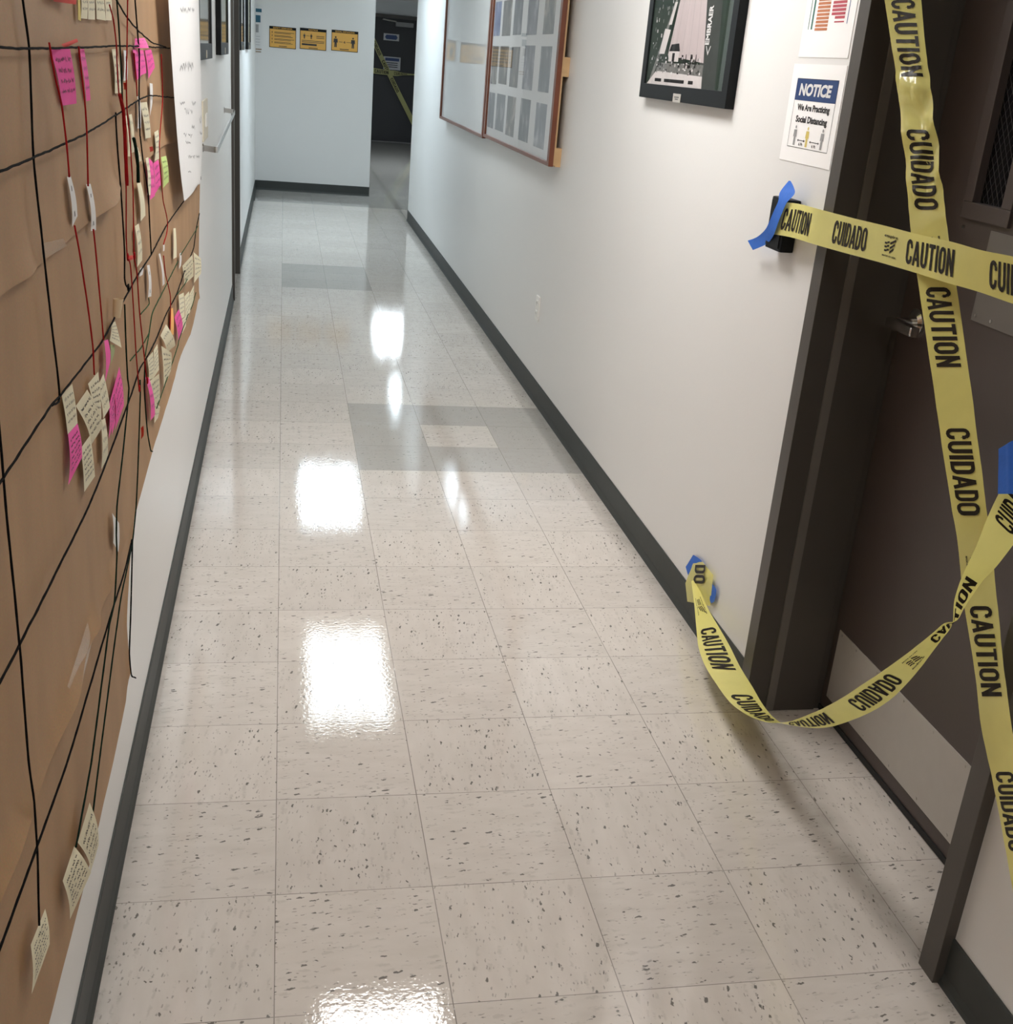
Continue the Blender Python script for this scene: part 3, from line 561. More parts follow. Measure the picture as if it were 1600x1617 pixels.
    g = mth('ADD', g, rect(-1, 14, 41 * T, 80 * T))  # passage floor greyed, its weaker light put into the colour
    g = mth('MINIMUM', g, 1.0)
    base = mixc(mth('MULTIPLY', g, 0.62), base, (0.30, 0.295, 0.275))
    # seams
    ex = mth('MINIMUM', fx, mth('SUBTRACT', 1.0, fx))
    ey = mth('MINIMUM', fy, mth('SUBTRACT', 1.0, fy))
    sn = n.new('ShaderNodeTexNoise')
    sn.inputs['Scale'].default_value = 5
    l.new(geo.outputs['Position'], sn.inputs['Vector'])
    seam = mth('MAXIMUM', mth('LESS_THAN', ex, 0.0034), mth('LESS_THAN', ey, 0.0030))
    seam = mth('MULTIPLY', seam, mth('ADD', 0.25, mth('MULTIPLY', sn.outputs['Fac'], 0.75)))
    base = mixc(seam, base, (0.13, 0.11, 0.095))
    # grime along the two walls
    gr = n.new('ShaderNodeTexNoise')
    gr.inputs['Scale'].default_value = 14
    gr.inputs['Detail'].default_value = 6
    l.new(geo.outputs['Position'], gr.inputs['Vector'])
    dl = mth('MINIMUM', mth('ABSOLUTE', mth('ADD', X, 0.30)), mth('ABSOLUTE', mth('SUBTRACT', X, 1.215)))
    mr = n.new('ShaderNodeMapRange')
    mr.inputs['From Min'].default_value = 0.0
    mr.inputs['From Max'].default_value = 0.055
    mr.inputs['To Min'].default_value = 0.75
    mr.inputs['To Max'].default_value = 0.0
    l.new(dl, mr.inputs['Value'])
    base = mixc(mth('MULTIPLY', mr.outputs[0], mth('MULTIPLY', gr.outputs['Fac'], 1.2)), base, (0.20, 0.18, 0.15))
    l.new(base, p.inputs['Base Color'])
    rn = n.new('ShaderNodeTexNoise')
    rn.inputs['Scale'].default_value = 9
    rn.inputs['Detail'].default_value = 4
    l.new(geo.outputs['Position'], rn.inputs['Vector'])
    rr = mth('ADD', 0.018, mth('MULTIPLY', rn.outputs['Fac'], 0.04))
    l.new(mth('ADD', rr, mth('MULTIPLY', g, 0.03)), p.inputs['Roughness'])
    p.inputs['IOR'].default_value = 1.6
    bn = n.new('ShaderNodeTexNoise')
    bn.inputs['Scale'].default_value = 110
    bn.inputs['Detail'].default_value = 2
    l.new(geo.outputs['Position'], bn.inputs['Vector'])
    bp = n.new('ShaderNodeBump')
    bp.inputs['Strength'].default_value = 0.085
    bp.inputs['Distance'].default_value = 0.002
    l.new(mth('SUBTRACT', bn.outputs['Fac'], mth('MULTIPLY', seam, 0.6)), bp.inputs['Height'])
    l.new(bp.outputs['Normal'], p.inputs['Normal'])
    return m


M['floor'] = floor_mat()

# ------------------------------------------------------------------ mesh helpers
def tag(o, label=None, cat=None, group=None, kind=None):
    if label:
        o['label'] = label
    if cat:
        o['category'] = cat
    if group:
        o['group'] = group
    if kind:
        o['kind'] = kind
    return o


def empty(name, loc=(0, 0, 0)):
    o = bpy.data.objects.new(name, None)
    o.empty_display_size = 0.05
    o.location = loc
    COL.objects.link(o)
    return o


def link_mesh(name, verts, faces, mats, parent=None, idx=None, smooth=False):
    me = bpy.data.meshes.new(name)
    off = parent.location if parent is not None and parent.type == 'EMPTY' else Vector((0, 0, 0))
    me.from_pydata([tuple(Vector(v)) for v in verts], [], faces)
    for mm in (mats if isinstance(mats, (list, tuple)) else [mats]):
        me.materials.append(mm)
    if idx:
        for pl, i in zip(me.polygons, idx):
            pl.material_index = i
    if smooth:
        for pl in me.polygons:
            pl.use_smooth = True
    o = bpy.data.objects.new(name, me)
    COL.objects.link(o)
    if parent is not None:
        o.parent = parent
        o.matrix_parent_inverse = Matrix.Translation(-world_loc(parent))
    return o


def world_loc(o):
    v = Vector((0, 0, 0))
    while o is not None:
        v = v + o.location
        if o.type != 'EMPTY':
            break
        o = o.parent
    return v


class MB:
    """collects shapes that make one mesh"""

    def __init__(self):
        self.v, self.f, self.i = [], [], []

    def add(self, verts, faces, k=0):
        n = len(self.v)
        self.v += [tuple(x) for x in verts]
        self.f += [tuple(a + n for a in f) for f in faces]
        self.i += [k] * len(faces)
        return self

    def box(self, x0, x1, y0, y1, z0, z1, k=0, bev=0.0):
        if bev > 0:
            bm = bmesh.new()
            bmesh.ops.create_cube(bm, size=1.0)
            for v in bm.verts:
                v.co = Vector(((x0 + x1) / 2 + v.co.x * (x1 - x0), (y0 + y1) / 2 + v.co.y * (y1 - y0), (z0 + z1) / 2 + v.co.z * (z1 - z0)))
            bmesh.ops.bevel(bm, geom=list(bm.edges), offset=bev, segments=2, affect='EDGES', profile=0.7)
            bm.verts.index_update()
            self.add([v.co[:] for v in bm.verts], [[v.index for v in f.verts] for f in bm.faces], k)
            bm.free()
            return self
        c = [(x0, y0, z0), (x1, y0, z0), (x1, y1, z0), (x0, y1, z0), (x0, y0, z1), (x1, y0, z1), (x1, y1, z1), (x0, y1, z1)]
        return self.add(c, [(0, 3, 2, 1), (4, 5, 6, 7), (0, 1, 5, 4), (1, 2, 6, 5), (2, 3, 7, 6), (3, 0, 4, 7)], k)

    def cyl(self, c, axis, r, h, n=24, k=0, r2=None):
        r2 = r if r2 is None else r2
        ax = Vector(axis).normalized()
        u = ax.orthogonal().normalized()
        w = ax.cross(u)
        c = Vector(c)
        vs = []
        for hh, rad in ((0, r), (h, r2)):
            for j in range(n):
                t = 2 * math.pi * j / n
                vs.append(c + ax * hh + (u * math.cos(t) + w * math.sin(t)) * rad)
        fs = [(j, (j + 1) % n, n + (j + 1) % n, n + j) for j in range(n)]
        fs += [tuple(range(n - 1, -1, -1)), tuple(range(n, 2 * n))]
        return self.add(vs, fs, k)

    def tube(self, pts, r, n=8, k=0, cap=True, rfun=None):
        pts = [Vector(p) for p in pts]
        vs, fs = [], []
        t0 = (pts[1] - pts[0]).normalized()
        u = t0.orthogonal().normalized()
        m = len(pts)
        for a in range(m):
            t = (pts[min(a + 1, m - 1)] - pts[max(a - 1, 0)]).normalized()
            u = (u - t * u.dot(t)).normalized()
            w = t.cross(u)
            rr = rfun(a) if rfun else r
            for j in range(n):
                g = 2 * math.pi * j / n
                vs.append(pts[a] + (u * math.cos(g) + w * math.sin(g)) * rr)
        for a in range(m - 1):
            for j in range(n):
                fs.append((a * n + j, a * n + (j + 1) % n, (a + 1) * n + (j + 1) % n, (a + 1) * n + j))
        if cap:
            fs += [tuple(range(n - 1, -1, -1)), tuple(range((m - 1) * n, m * n))]
        return self.add(vs, fs, k)

    def quad(self, a, b, c, d, k=0):
        return self.add([a, b, c, d], [(0, 1, 2, 3)], k)

    def build(self, name, mats, parent=None, smooth=False):
        o = link_mesh(name, self.v, self.f, mats, parent, self.i, smooth)
        return o


def structure(mb, name, mat, label=None):
    o = mb.build(name, mat)
    o['kind'] = 'structure'
    if label:
        o['label'] = label
    return o


class Plane:
    """flat artwork: u to the right and v up as someone facing the surface sees it"""

    def __init__(self, origin, u, v):
        self.o, self.u, self.v = Vector(origin), Vector(u).normalized(), Vector(v).normalized()
        self.n = self.u.cross(self.v)

    def p(self, u, v, h=0.0):
        return self.o + self.u * u + self.v * v + self.n * h


def flat(mb, pl, pts, h, k=0):
    mb.add([pl.p(u, v, h) for u, v in pts], [tuple(range(len(pts)))], k)


def rect(mb, pl, u0, v0, u1, v1, h, k=0):
    flat(mb, pl, [(u0, v0), (u1, v0), (u1, v1), (u0, v1)], h, k)


def frame_lines(mb, pl, u0, v0, u1, v1, w, h, k=0):
    rect(mb, pl, u0, v0, u1, v0 + w, h, k)
    rect(mb, pl, u0, v1 - w, u1, v1, h, k)
    rect(mb, pl, u0, v0 + w, u0 + w, v1 - w, h, k)
    rect(mb, pl, u1 - w, v0 + w, u1, v1 - w, h, k)


_tc = {}


def text2d(s, bold=0.0, shear=0.0):
    """outline text as flat triangles scaled to the unit box"""
    key = (s, bold, shear)
    if key in _tc:
        return _tc[key]
    cu = bpy.data.curves.new('lettering', 'FONT')
    cu.body = s
    cu.resolution_u = 3
    cu.offset = bold
    cu.shear = shear
    ob = bpy.data.objects.new('lettering', cu)
    COL.objects.link(ob)
    dg = bpy.context.evaluated_depsgraph_get()
    me = bpy.data.meshes.new_from_object(ob.evaluated_get(dg))
    vs = [v.co[:2] for v in me.vertices]
    fs = [tuple(p.vertices) for p in me.polygons]
    bpy.data.objects.remove(ob)
    bpy.data.curves.remove(cu)
    bpy.data.meshes.remove(me)
    x0, x1 = min(v[0] for v in vs), max(v[0] for v in vs)
    y0, y1 = min(v[1] for v in vs), max(v[1] for v in vs)
    vs = [((x - x0) / (x1 - x0), (y - y0) / (y1 - y0)) for x, y in vs]
    _tc[key] = (vs, fs)
    return vs, fs


def write(mb, pl, s, u0, v0, u1, v1, h, k=0, bold=0.0, shear=0.0, up=False):
    vs, fs = text2d(s, bold, shear)
    if up:
        mb.add([pl.p(u1 - y * (u1 - u0), v0 + x * (v1 - v0), h) for x, y in vs], fs, k)
    else:
        mb.add([pl.p(u0 + x * (u1 - u0), v0 + y * (v1 - v0), h) for x, y in vs], fs, k)


# ------------------------------------------------------------------ room shell
WL, WR = -0.305, 1.222
structure(MB().box(-0.8, 4.4, -5.2, 21.3, -0.06, 0.0), 'floor', M['floor'], 'polished speckled vinyl tile floor of the hallway')
structure(MB().box(-0.8, 4.4, -5.2, 21.3, CEIL, CEIL + 0.06), 'ceiling', M['ceiling'], 'white ceiling over the hallway')
structure(MB().box(WL - 0.22, WL, -5, 5.87, 0, CEIL).box(WL - 0.22, WL, 6.85, 12, 0, CEIL).box(WL - 0.22, WL, 5.87, 6.85, 2.18, CEIL),
          'wall_left', M['wall'], 'white wall on the left behind the brown paper')
structure(MB().box(WR, WR + 0.22, 0.965, 10.15, 0, CEIL).box(WR, WR + 0.22, -5, -0.035, 0, CEIL).box(WR, WR + 0.22, -0.035, 0.965, 2.18, CEIL),
          'wall_right', M['wall'], 'white wall on the right with the taped door')
structure(MB().box(-0.6, 0.963, 12.0, 21.2, 0, CEIL), 'wall_back', M['wall'], 'white wall at the end of the hallway with three amber signs')
structure(MB().box(0.963, 4.3, 21.0, 21.2, 2.19, CEIL).box(0.963, 1.50, 21.0, 21.2, 0, 2.19).box(2.46, 4.3, 21.0, 21.2, 0, 2.19),
          'wall_rear', M['rearwall'], 'grey wall around the dark rear door')
structure(MB().box(2.75, 4.3, 12.9, 21.0, 0, CEIL).box(4.2, 4.4, 10.0, 12.9, 0, CEIL).box(WR + 0.22, 4.3, 9.95, 10.15, 0, CEIL),
          'wall_passage', M['wall'], 'wall of the passage beyond the right corner')
structure(MB().box(-0.6, 1.7, -5.2, -5.0, 0, CEIL), 'wall_front', M['wall'], 'wall behind the viewer')


def baseboard(name, runs, label):
    """rubber cove base: runs of (start, end, outward normal)"""
    prof = [(0.0, 0.102), (0.003, 0.102), (0.0045, 0.098), (0.0045, 0.022), (0.008, 0.008), (0.012, 0.0), (0.0, 0.0)]
    mb = MB()
    for a, b, nrm in runs:
        a, b, nrm = Vector(a), Vector(b), Vector(nrm)
        vs = [p + nrm * d + Vector((0, 0, z)) for p in (a, b) for d, z in prof]
        k = len(prof)
        fs = [(j, (j + 1) % k, k + (j + 1) % k, k + j) for j in range(k)] + [tuple(range(k - 1, -1, -1)), tuple(range(k, 2 * k))]
        mb.add(vs, fs)
    return structure(mb, name, M['base'], label)


baseboard('baseboard_left', [((WL, -5, 0), (WL, 5.87, 0), (1, 0, 0)), ((WL, 6.85, 0), (WL, 12, 0), (1, 0, 0))], 'dark rubber baseboard along the left wall')
baseboard('baseboard_right', [((WR, 0.965, 0), (WR, 10.15, 0), (-1, 0, 0)), ((WR, -5, 0), (WR, -0.035, 0), (-1, 0, 0))], 'dark rubber baseboard along the right wall')
baseboard('baseboard_back', [((WL, 12, 0), (0.963, 12, 0), (0, -1, 0))], 'dark rubber baseboard under the three amber signs')


def door_frame(name, sx, xf, xb, y0, y1, top, label):
    """steel frame around an opening y0..y1 with a stop; xf face plane, xb back plane, sx the direction into the wall"""
    mb = MB()
    lo, hi = min(xf, xb), max(xf, xb)
    mb.box(lo, hi, y1, y1 + 0.051, 0, top + 0.051, bev=0.0015)
    mb.box(lo, hi, y0 - 0.051, y0, 0, top + 0.051, bev=0.0015)
    mb.box(lo, hi, y0, y1, top, top + 0.051)
    s0, s1 = xf + sx * 0.080, xf + sx * 0.195
    a, b = min(s0, s1), max(s0, s1)
    mb.box(a, b, y1 - 0.005, y1, 0, top, bev=0.001)
    mb.box(a, b, y0, y0 + 0.005, 0, top, bev=0.001)
    mb.box(a, b, y0, y1, top - 0.005, top)
    o = structure(mb, name, M['frame'], label)
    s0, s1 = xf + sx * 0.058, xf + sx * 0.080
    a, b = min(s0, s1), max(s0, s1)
    MB().box(a, b, y1 - 0.006, y1, 0, top, bev=0.001).box(a, b, y0, y0 + 0.006, 0, top, bev=0.001).build('lit_stop_edge', M['lit_edge'], o)  # added strips, coloured as the lit edge of the stop
    return o


door_frame('trim_1', 1, 1.199, 1.445, 0.015, 0.922, 2.13, 'brown steel frame of the taped door on the right')
door_frame('trim_2', -1, -0.289, -0.53, 5.92, 6.80, 2.13, 'dark steel frame of the doorway in the left wall')

# ---- door 1: the taped door on the right
d1 = empty('door_1', (1.41, 0.46, 0))
tag(d1, 'dark brown door on the right crossed by yellow caution tape', 'door', kind='structure')
XF, XB = 1.411, 1.455
gy0, gy1, gz0, gz1 = 0.617, 0.722, 1.334, 2.0
mb = MB()
mb.box(XF, XB, 0.02, gy0, 0.018, 2.125).box(XF, XB, gy1, 0.919, 0.018, 2.125).box(XF, XB, gy0, gy1, 0.018, gz0).box(XF, XB, gy0, gy1, gz1, 2.125)
mb.build('door_leaf', M['door'], d1)
mb = MB()
for a in ((gy0 - 0.034, gy1 + 0.034, gz0 - 0.034, gz0), (gy0 - 0.034, gy1 + 0.034, gz1, gz1 + 0.034), (gy0 - 0.034, gy0, gz0, gz1), (gy1, gy1 + 0.034, gz0, gz1)):
    mb.box(XF - 0.007, XF + 0.002, a[0], a[1], a[2], a[3], bev=0.002)
mb.build('glass_frame', M['door'], d1)
g = MB().box(XF + 0.012, XF + 0.018, gy0, gy1, gz0, gz1).build('glass_pane', M['darkglass'], d1)
mb = MB()
pl = Plane((XF + 0.0115, gy1, gz0), (0, -1, 0), (0, 0, 1))
W_, H_ = gy1 - gy0, gz1 - gz0
for sgn, wd in ((-1, 0.0007), (1, 0.0003)):
    k = -1.2
    while k < 2.2:
        # lines v = 1.35*sgn*u + k*0.022*...
        c = k
        pts = []
        for u in (0, W_):
            pts.append((u, c + sgn * u * 1.45))
        (ua, va), (ub, vb) = pts
        # clip to the pane
        def at(v):
            return (v - c) / (sgn * 1.45)
        lo, hi = min(va, vb), max(va, vb)
        if hi > 0 and lo < H_:
            if sgn > 0:
                u_s, u_e = max(0, at(0)), min(W_, at(H_))
            else:
                u_s, u_e = max(0, at(H_)), min(W_, at(0))
            if u_e > u_s:
                a_ = (u_s, c + sgn * u_s * 1.45)
                b_ = (u_e, c + sgn * u_e * 1.45)
                flat(mb, pl, [(a_[0], a_[1] - wd), (b_[0], b_[1] - wd), (b_[0], b_[1] + wd), (a_[0], a_[1] + wd)], 0)
        k += 0.026
mb.build('wire_mesh', M['wire'], d1)
kp = MB().box(XF - 0.0025, XF, 0.272, 0.893, 0.056, 0.250, bev=0.0008).build('kick_plate', M['steel'], d1)
tag(kp, 'brushed steel kick plate')
mb = MB()
for yy in (0.30, 0.43, 0.56, 0.69, 0.80, 0.878):
    for zz in (0.066, 0.240):
        mb.cyl((XF - 0.0025, yy, zz), (-1, 0, 0), 0.0035, 0.0012, 10)
mb.build('screw', M['screw'], kp)
pp = MB().box(XF - 0.0025, XF, 0.22, 0.640, 1.106, 1.288, bev=0.0008).build('push_plate', M['unlitsteel'], d1)
mb = MB()
for yy in (0.245, 0.43, 0.57, 0.626):
    mb.cyl((XF - 0.0025, yy, 1.118), (-1, 0, 0), 0.0035, 0.0012, 10)
mb.build('screw', M['screw'], pp)
MB().cyl((XF, 0.742, 1.282), (-1, 0, 0), 0.004, 0.003, 10).build('latch_screw', M['chrome'], d1)
lh = MB().cyl((XF, 0.843, 1.052), (-1, 0, 0), 0.034, 0.006, 32).cyl((XF - 0.006, 0.843, 1.052), (-1, 0, 0), 0.031, 0.006, 32, r2=0.022).cyl((XF - 0.012, 0.843, 1.052), (-1, 0, 0), 0.0125, 0.046, 20).build('lever_rose', M['chrome'], d1, smooth=False)
tag(lh, 'chrome lever handle')
mb = MB().box(1.340, 1.362, 0.742, 0.858, 1.041, 1.063, bev=0.006)
mb.build('lever', M['chrome'], lh)
MB().box(XF - 0.004, XF + 0.004, 0.018, 0.920, 0.003, 0.017).build('door_sweep', M['rubber'], d1)

# ---- door 2: the doorway on the left, seen only at its edge
d2 = empty('door_2', (-0.5, 6.36, 0))
tag(d2, 'brown door set back in the left wall', 'door', kind='structure')
MB().box(-0.525, -0.485, 5.925, 6.795, 0.01, 2.125, bev=0.001).build('door_leaf', M['door'], d2)
MB().cyl((-0.485, 6.0, 1.0), (1, 0, 0), 0.03, 0.01).cyl((-0.475, 6.0, 1.0), (1, 0, 0), 0.011, 0.04).box(-0.445, -0.425, 5.985, 6.10, 0.99, 1.01, bev=0.005).build('lever_handle', M['chrome'], d2)

# ---- door 3: dark door at the end of the rear passage
d3 = empty('door_3', (1.98, 21.0, 0))
tag(d3, 'dark door at the far end crossed by dull yellow tape', 'door', kind='structure')
MB().box(1.55, 2.41, 20.99, 21.04, 0.01, 2.13, bev=0.002).build('door_leaf', M['darkdoor'], d3)
MB().box(1.49, 1.55, 20.95, 21.1, 0, 2.19).box(2.41, 2.47, 20.95, 21.1, 0, 2.19).box(1.55, 2.41, 20.95, 21.1, 2.13, 2.19).build('door_frame', M['frame'], d3)
cl = MB().box(1.97, 2.29, 20.90, 20.99, 2.00, 2.075, bev=0.006).build('door_closer', M['grey'], d3)
MB().tube([(1.98, 20.94, 2.078), (1.74, 20.90, 2.10), (1.74, 20.97, 2.10)], 0.012).build('closer_arm', M['steel'], cl)

# ------------------------------------------------------------------ ceiling lights
for i, (lx, ly, sx, sy, e, c, lab) in enumerate(LIGHTS):
    t = empty('ceiling_light', (lx, ly, CEIL))
    tag(t, lab, 'ceiling light', 'ceiling light panels along the hallway')
    m, nt, p = new_mat('lit_diffuser')
    n, l = nt.nodes, nt.links
    tcn = n.new('ShaderNodeTexCoord')
    sp = n.new('ShaderNodeSeparateXYZ')
    l.new(tcn.outputs['Generated'], sp.inputs[0])
    w1 = n.new('ShaderNodeMath'); w1.operation = 'MULTIPLY'; w1.inputs[1].default_value = 3 * 2 * math.pi
    l.new(sp.outputs[0], w1.inputs[0])
    w2 = n.new('ShaderNodeMath'); w2.operation = 'COSINE'
    l.new(w1.outputs[0], w2.inputs[0])
    w3 = n.new('ShaderNodeMapRange')
    w3.inputs['From Min'].default_value = 1; w3.inputs['From Max'].default_value = -1
    w3.inputs['To Min'].default_value = e * 0.6; w3.inputs['To Max'].default_value = e * 1.4
    l.new(w2.outputs[0], w3.inputs['Value'])
    p.inputs['Base Color'].default_value = (0.8, 0.8, 0.8, 1)
    p.inputs['Emission Color'].default_value = c + (1,)
    l.new(w3.outputs[0], p.inputs['Emission Strength'])
    MB().box(lx - sx / 2, lx + sx / 2, ly - sy / 2, ly + sy / 2, CEIL - 0.006, CEIL - 0.001).build('diffuser', m, t)
    fr = MB()
    w = 0.028
    fr.box(lx - sx / 2 - w, lx + sx / 2 + w, ly - sy / 2 - w, ly - sy / 2, CEIL - 0.012, CEIL)
    fr.box(lx - sx / 2 - w, lx + sx / 2 + w, ly + sy / 2, ly + sy / 2 + w, CEIL - 0.012, CEIL)
    fr.box(lx - sx / 2 - w, lx - sx / 2, ly - sy / 2, ly + sy / 2, CEIL - 0.012, CEIL)
    fr.box(lx + sx / 2, lx + sx / 2 + w, ly - sy / 2, ly + sy / 2, CEIL - 0.012, CEIL)
    fr.build('light_frame', M['offwhite'], t)

# ------------------------------------------------------------------ brown paper on the left wall
def lerp_tab(tab, x):
    if x <= tab[0][0]:
        return tab[0][1]
    for (a, va), (b, vb) in zip(tab, tab[1:]):
        if x <= b:
            return va + (vb - va) * (x - a) / (b - a)
    return tab[-1][1]


def kraft(label, y0, far, zbot, ztop, xb, seed, lift_bot=0.004, ny=220, nz=26, curls=()):
    """sheet of paper against the left wall; far = end of the sheet as a table of (z, y)"""
    vs, fs = [], []
    for j in range(nz + 1):
        t = j / nz
        for i in range(ny + 1):
            s = i / ny
            y = y0 + (3.0 - y0) * s
            z = None
            # far end depends on height: shear the grid so the last column follows it
            zt = lerp_tab(ztop, y)
            zb = lerp_tab(zbot, y)
            z = zb + (zt - zb) * t
            ye = lerp_tab(far, z)
            y = y0 + (ye - y0) * s
            zt = lerp_tab(ztop, y)
            zb = lerp_tab(zbot, y)
            z = zb + (zt - zb) * t
            x = xb + 0.0013 * noise.noise(Vector((y * 4.0 + seed, z * 3.0, seed))) + 0.0006 * noise.noise(Vector((y * 14 + seed, z * 9, 3.0)))
            e = max(0.0, 1 - (z - zb) / 0.035)
            x += lift_bot * e * e * (0.35 + 0.65 * max(0.0, noise.noise(Vector((y * 3.3, seed * 2.0, 0.5))) + 0.35))
            for yc, wd, amt, hh in curls:
                e = max(0.0, 1 - (z - zb) / hh)
                x += amt * e * e * math.exp(-((y - yc) / wd) ** 2)
            e = max(0.0, 1 - (ye - y) / 0.04)
            x += 0.004 * e * e
            vs.append((x, y, z))
    for j in range(nz):
        for i in range(ny):
            a = j * (ny + 1) + i
            fs.append((a, a + 1, a + ny + 2, a + ny + 1))
    o = link_mesh('brown_paper', vs, fs, M['kraft'], smooth=True)
    tag(o, label, 'paper', 'brown paper sheets covering the left wall')
    return o


kraft('lowest brown paper sheet with the torn free edge above the baseboard', -2.4,
      [(0.25, 0.40), (0.275, 0.47), (0.30, 0.60), (0.36, 0.610), (0.445, 0.598), (0.532, 0.675), (0.611, 0.785), (0.66, 0.86)],
      [(-2.4, 0.27), (-0.3, 0.285), (0.04, 0.268), (0.36, 0.272), (0.55, 0.290), (0.62, 0.33)], [(-2.4, 0.69), (3, 0.69)], -0.2955, 11.0, 0.002)
kraft('middle brown paper sheet carrying most of the notes', -2.4,
      [(0.60, 2.60), (0.66, 2.668), (0.81, 2.705), (1.04, 2.826), (1.3, 2.86)],
      [(-2.4, 0.66), (-0.44, 0.660), (-0.176, 0.639), (0.164, 0.636), (0.449, 0.614), (0.785, 0.608), (1.10, 0.622), (1.59, 0.642), (1.9, 0.648), (2.27, 0.624), (2.67, 0.664)],
      [(-2.4, 1.29), (3, 1.29)], -0.2918, 23.0, 0.006, curls=((0.20, 0.05, 0.010, 0.06), (0.40, 0.05, 0.006, 0.05), (-0.03, 0.10, 0.012, 0.06), (-0.40, 0.15, 0.008, 0.05)))
kraft('upper brown paper sheet reaching above the photo beside the white sheet', -2.4,
      [(1.2, 2.75), (2.0, 2.78)],
      [(-2.4, 1.255), (-0.2, 1.253), (0.1, 1.249), (0.40, 1.247), (0.55, 1.252), (0.66, 1.263), (1.2, 1.268), (1.545, 1.268), (1.86, 1.258), (2.8, 1.255)],
      [(-2.4, 1.9), (3, 1.9)], -0.2895, 37.0, 0.004, curls=((0.55, 0.12, 0.016, 0.07), (-0.12, 0.05, 0.006, 0.05), (1.75, 0.12, 0.008, 0.05)))

# ------------------------------------------------------------------ yarns
def resample(pts, step):
    pts = [Vector(p) for p in pts]
    n = len(pts)
    out = []
    for i in range(n - 1):
        p0, p1, p2, p3 = pts[max(i - 1, 0)], pts[i], pts[i + 1], pts[min(i + 2, n - 1)]
        # end tangents limited so that corners stay where they are
        L = (p2 - p1).length
        m1 = (p2 - p0).normalized() * L * 0.55 if (p2 - p0).length > 1e-6 else (p2 - p1)
        m2 = (p3 - p1).normalized() * L * 0.55 if (p3 - p1).length > 1e-6 else (p2 - p1)
        k = max(2, int(L / step))
        for j in range(k):
            t = j / k
            a, b, c, d = 2 * t**3 - 3 * t**2 + 1, t**3 - 2 * t**2 + t, -2 * t**3 + 3 * t**2, t**3 - t**2
            out.append(p1 * a + m1 * b + p2 * c + m2 * d)
    out.append(pts[-1])
    return out


for k, (nm, lab, colr, rad, pts) in enumerate(YARNS):
    P = resample(pts, 0.012)
    Q = []
    for i, p in enumerate(P):
        q = Vector(p)
        q.z += 0.0012 * noise.noise(Vector((p.y * 25, p.z * 25, k * 3.1)))
        q.y += 0.0012 * noise.noise(Vector((p.y * 25, p.z * 25, k * 7.7 + 5)))
        q.x += 0.0004 * k % 0.0011
        Q.append(q)
    mb = MB().tube(Q, rad, 6, rfun=lambda a, r=rad, kk=k: r * (1 + 0.07 * math.sin(a * 1.9 + kk)))
    if 'tied' in lab or 'bow' in lab or 'knot' in lab:
        c = Q[-1] if 'tied' not in lab or 'ending' in lab else Q[0]
        mb.tube([c + Vector((0.001, 0.006 * math.cos(a * 1.1), 0.006 * math.sin(a * 1.1))) for a in range(7)], rad * 1.1, 6)
    o = mb.build(nm, M['y_' + colr], smooth=True)
    tag(o, lab, 'yarn', 'yarn strung over the brown paper')

# ------------------------------------------------------------------ notes
def scribble(mb, P, u0, u1, v, hgt, rng, k, th):
    """one line of handwriting on a patch P(u, v, h): short wavy pen strokes"""
    u = u0
    while u < u1 - 0.04:
        wl = rng.uniform(0.08, 0.24)
        e = min(u + wl, u1)
        m = max(3, int((e - u) / 0.022))
        pts = []
        ph = rng.uniform(0, 6)
        for i in range(m + 1):
            x = u + (e - u) * i / m
            pts.append((x, v + hgt * (0.5 * math.sin(ph + i * 2.3) + rng.uniform(-0.3, 0.3))))
        for (xa, ya), (xb, yb) in zip(pts, pts[1:]):
            mb.add([P(xa - 0.004, ya - th, 0.0006), P(xb + 0.004, yb - th, 0.0006), P(xb + 0.004, yb + th, 0.0006), P(xa - 0.004, ya + th, 0.0006)], [(0, 1, 2, 3)], k)
        u = e + rng.uniform(0.04, 0.09)


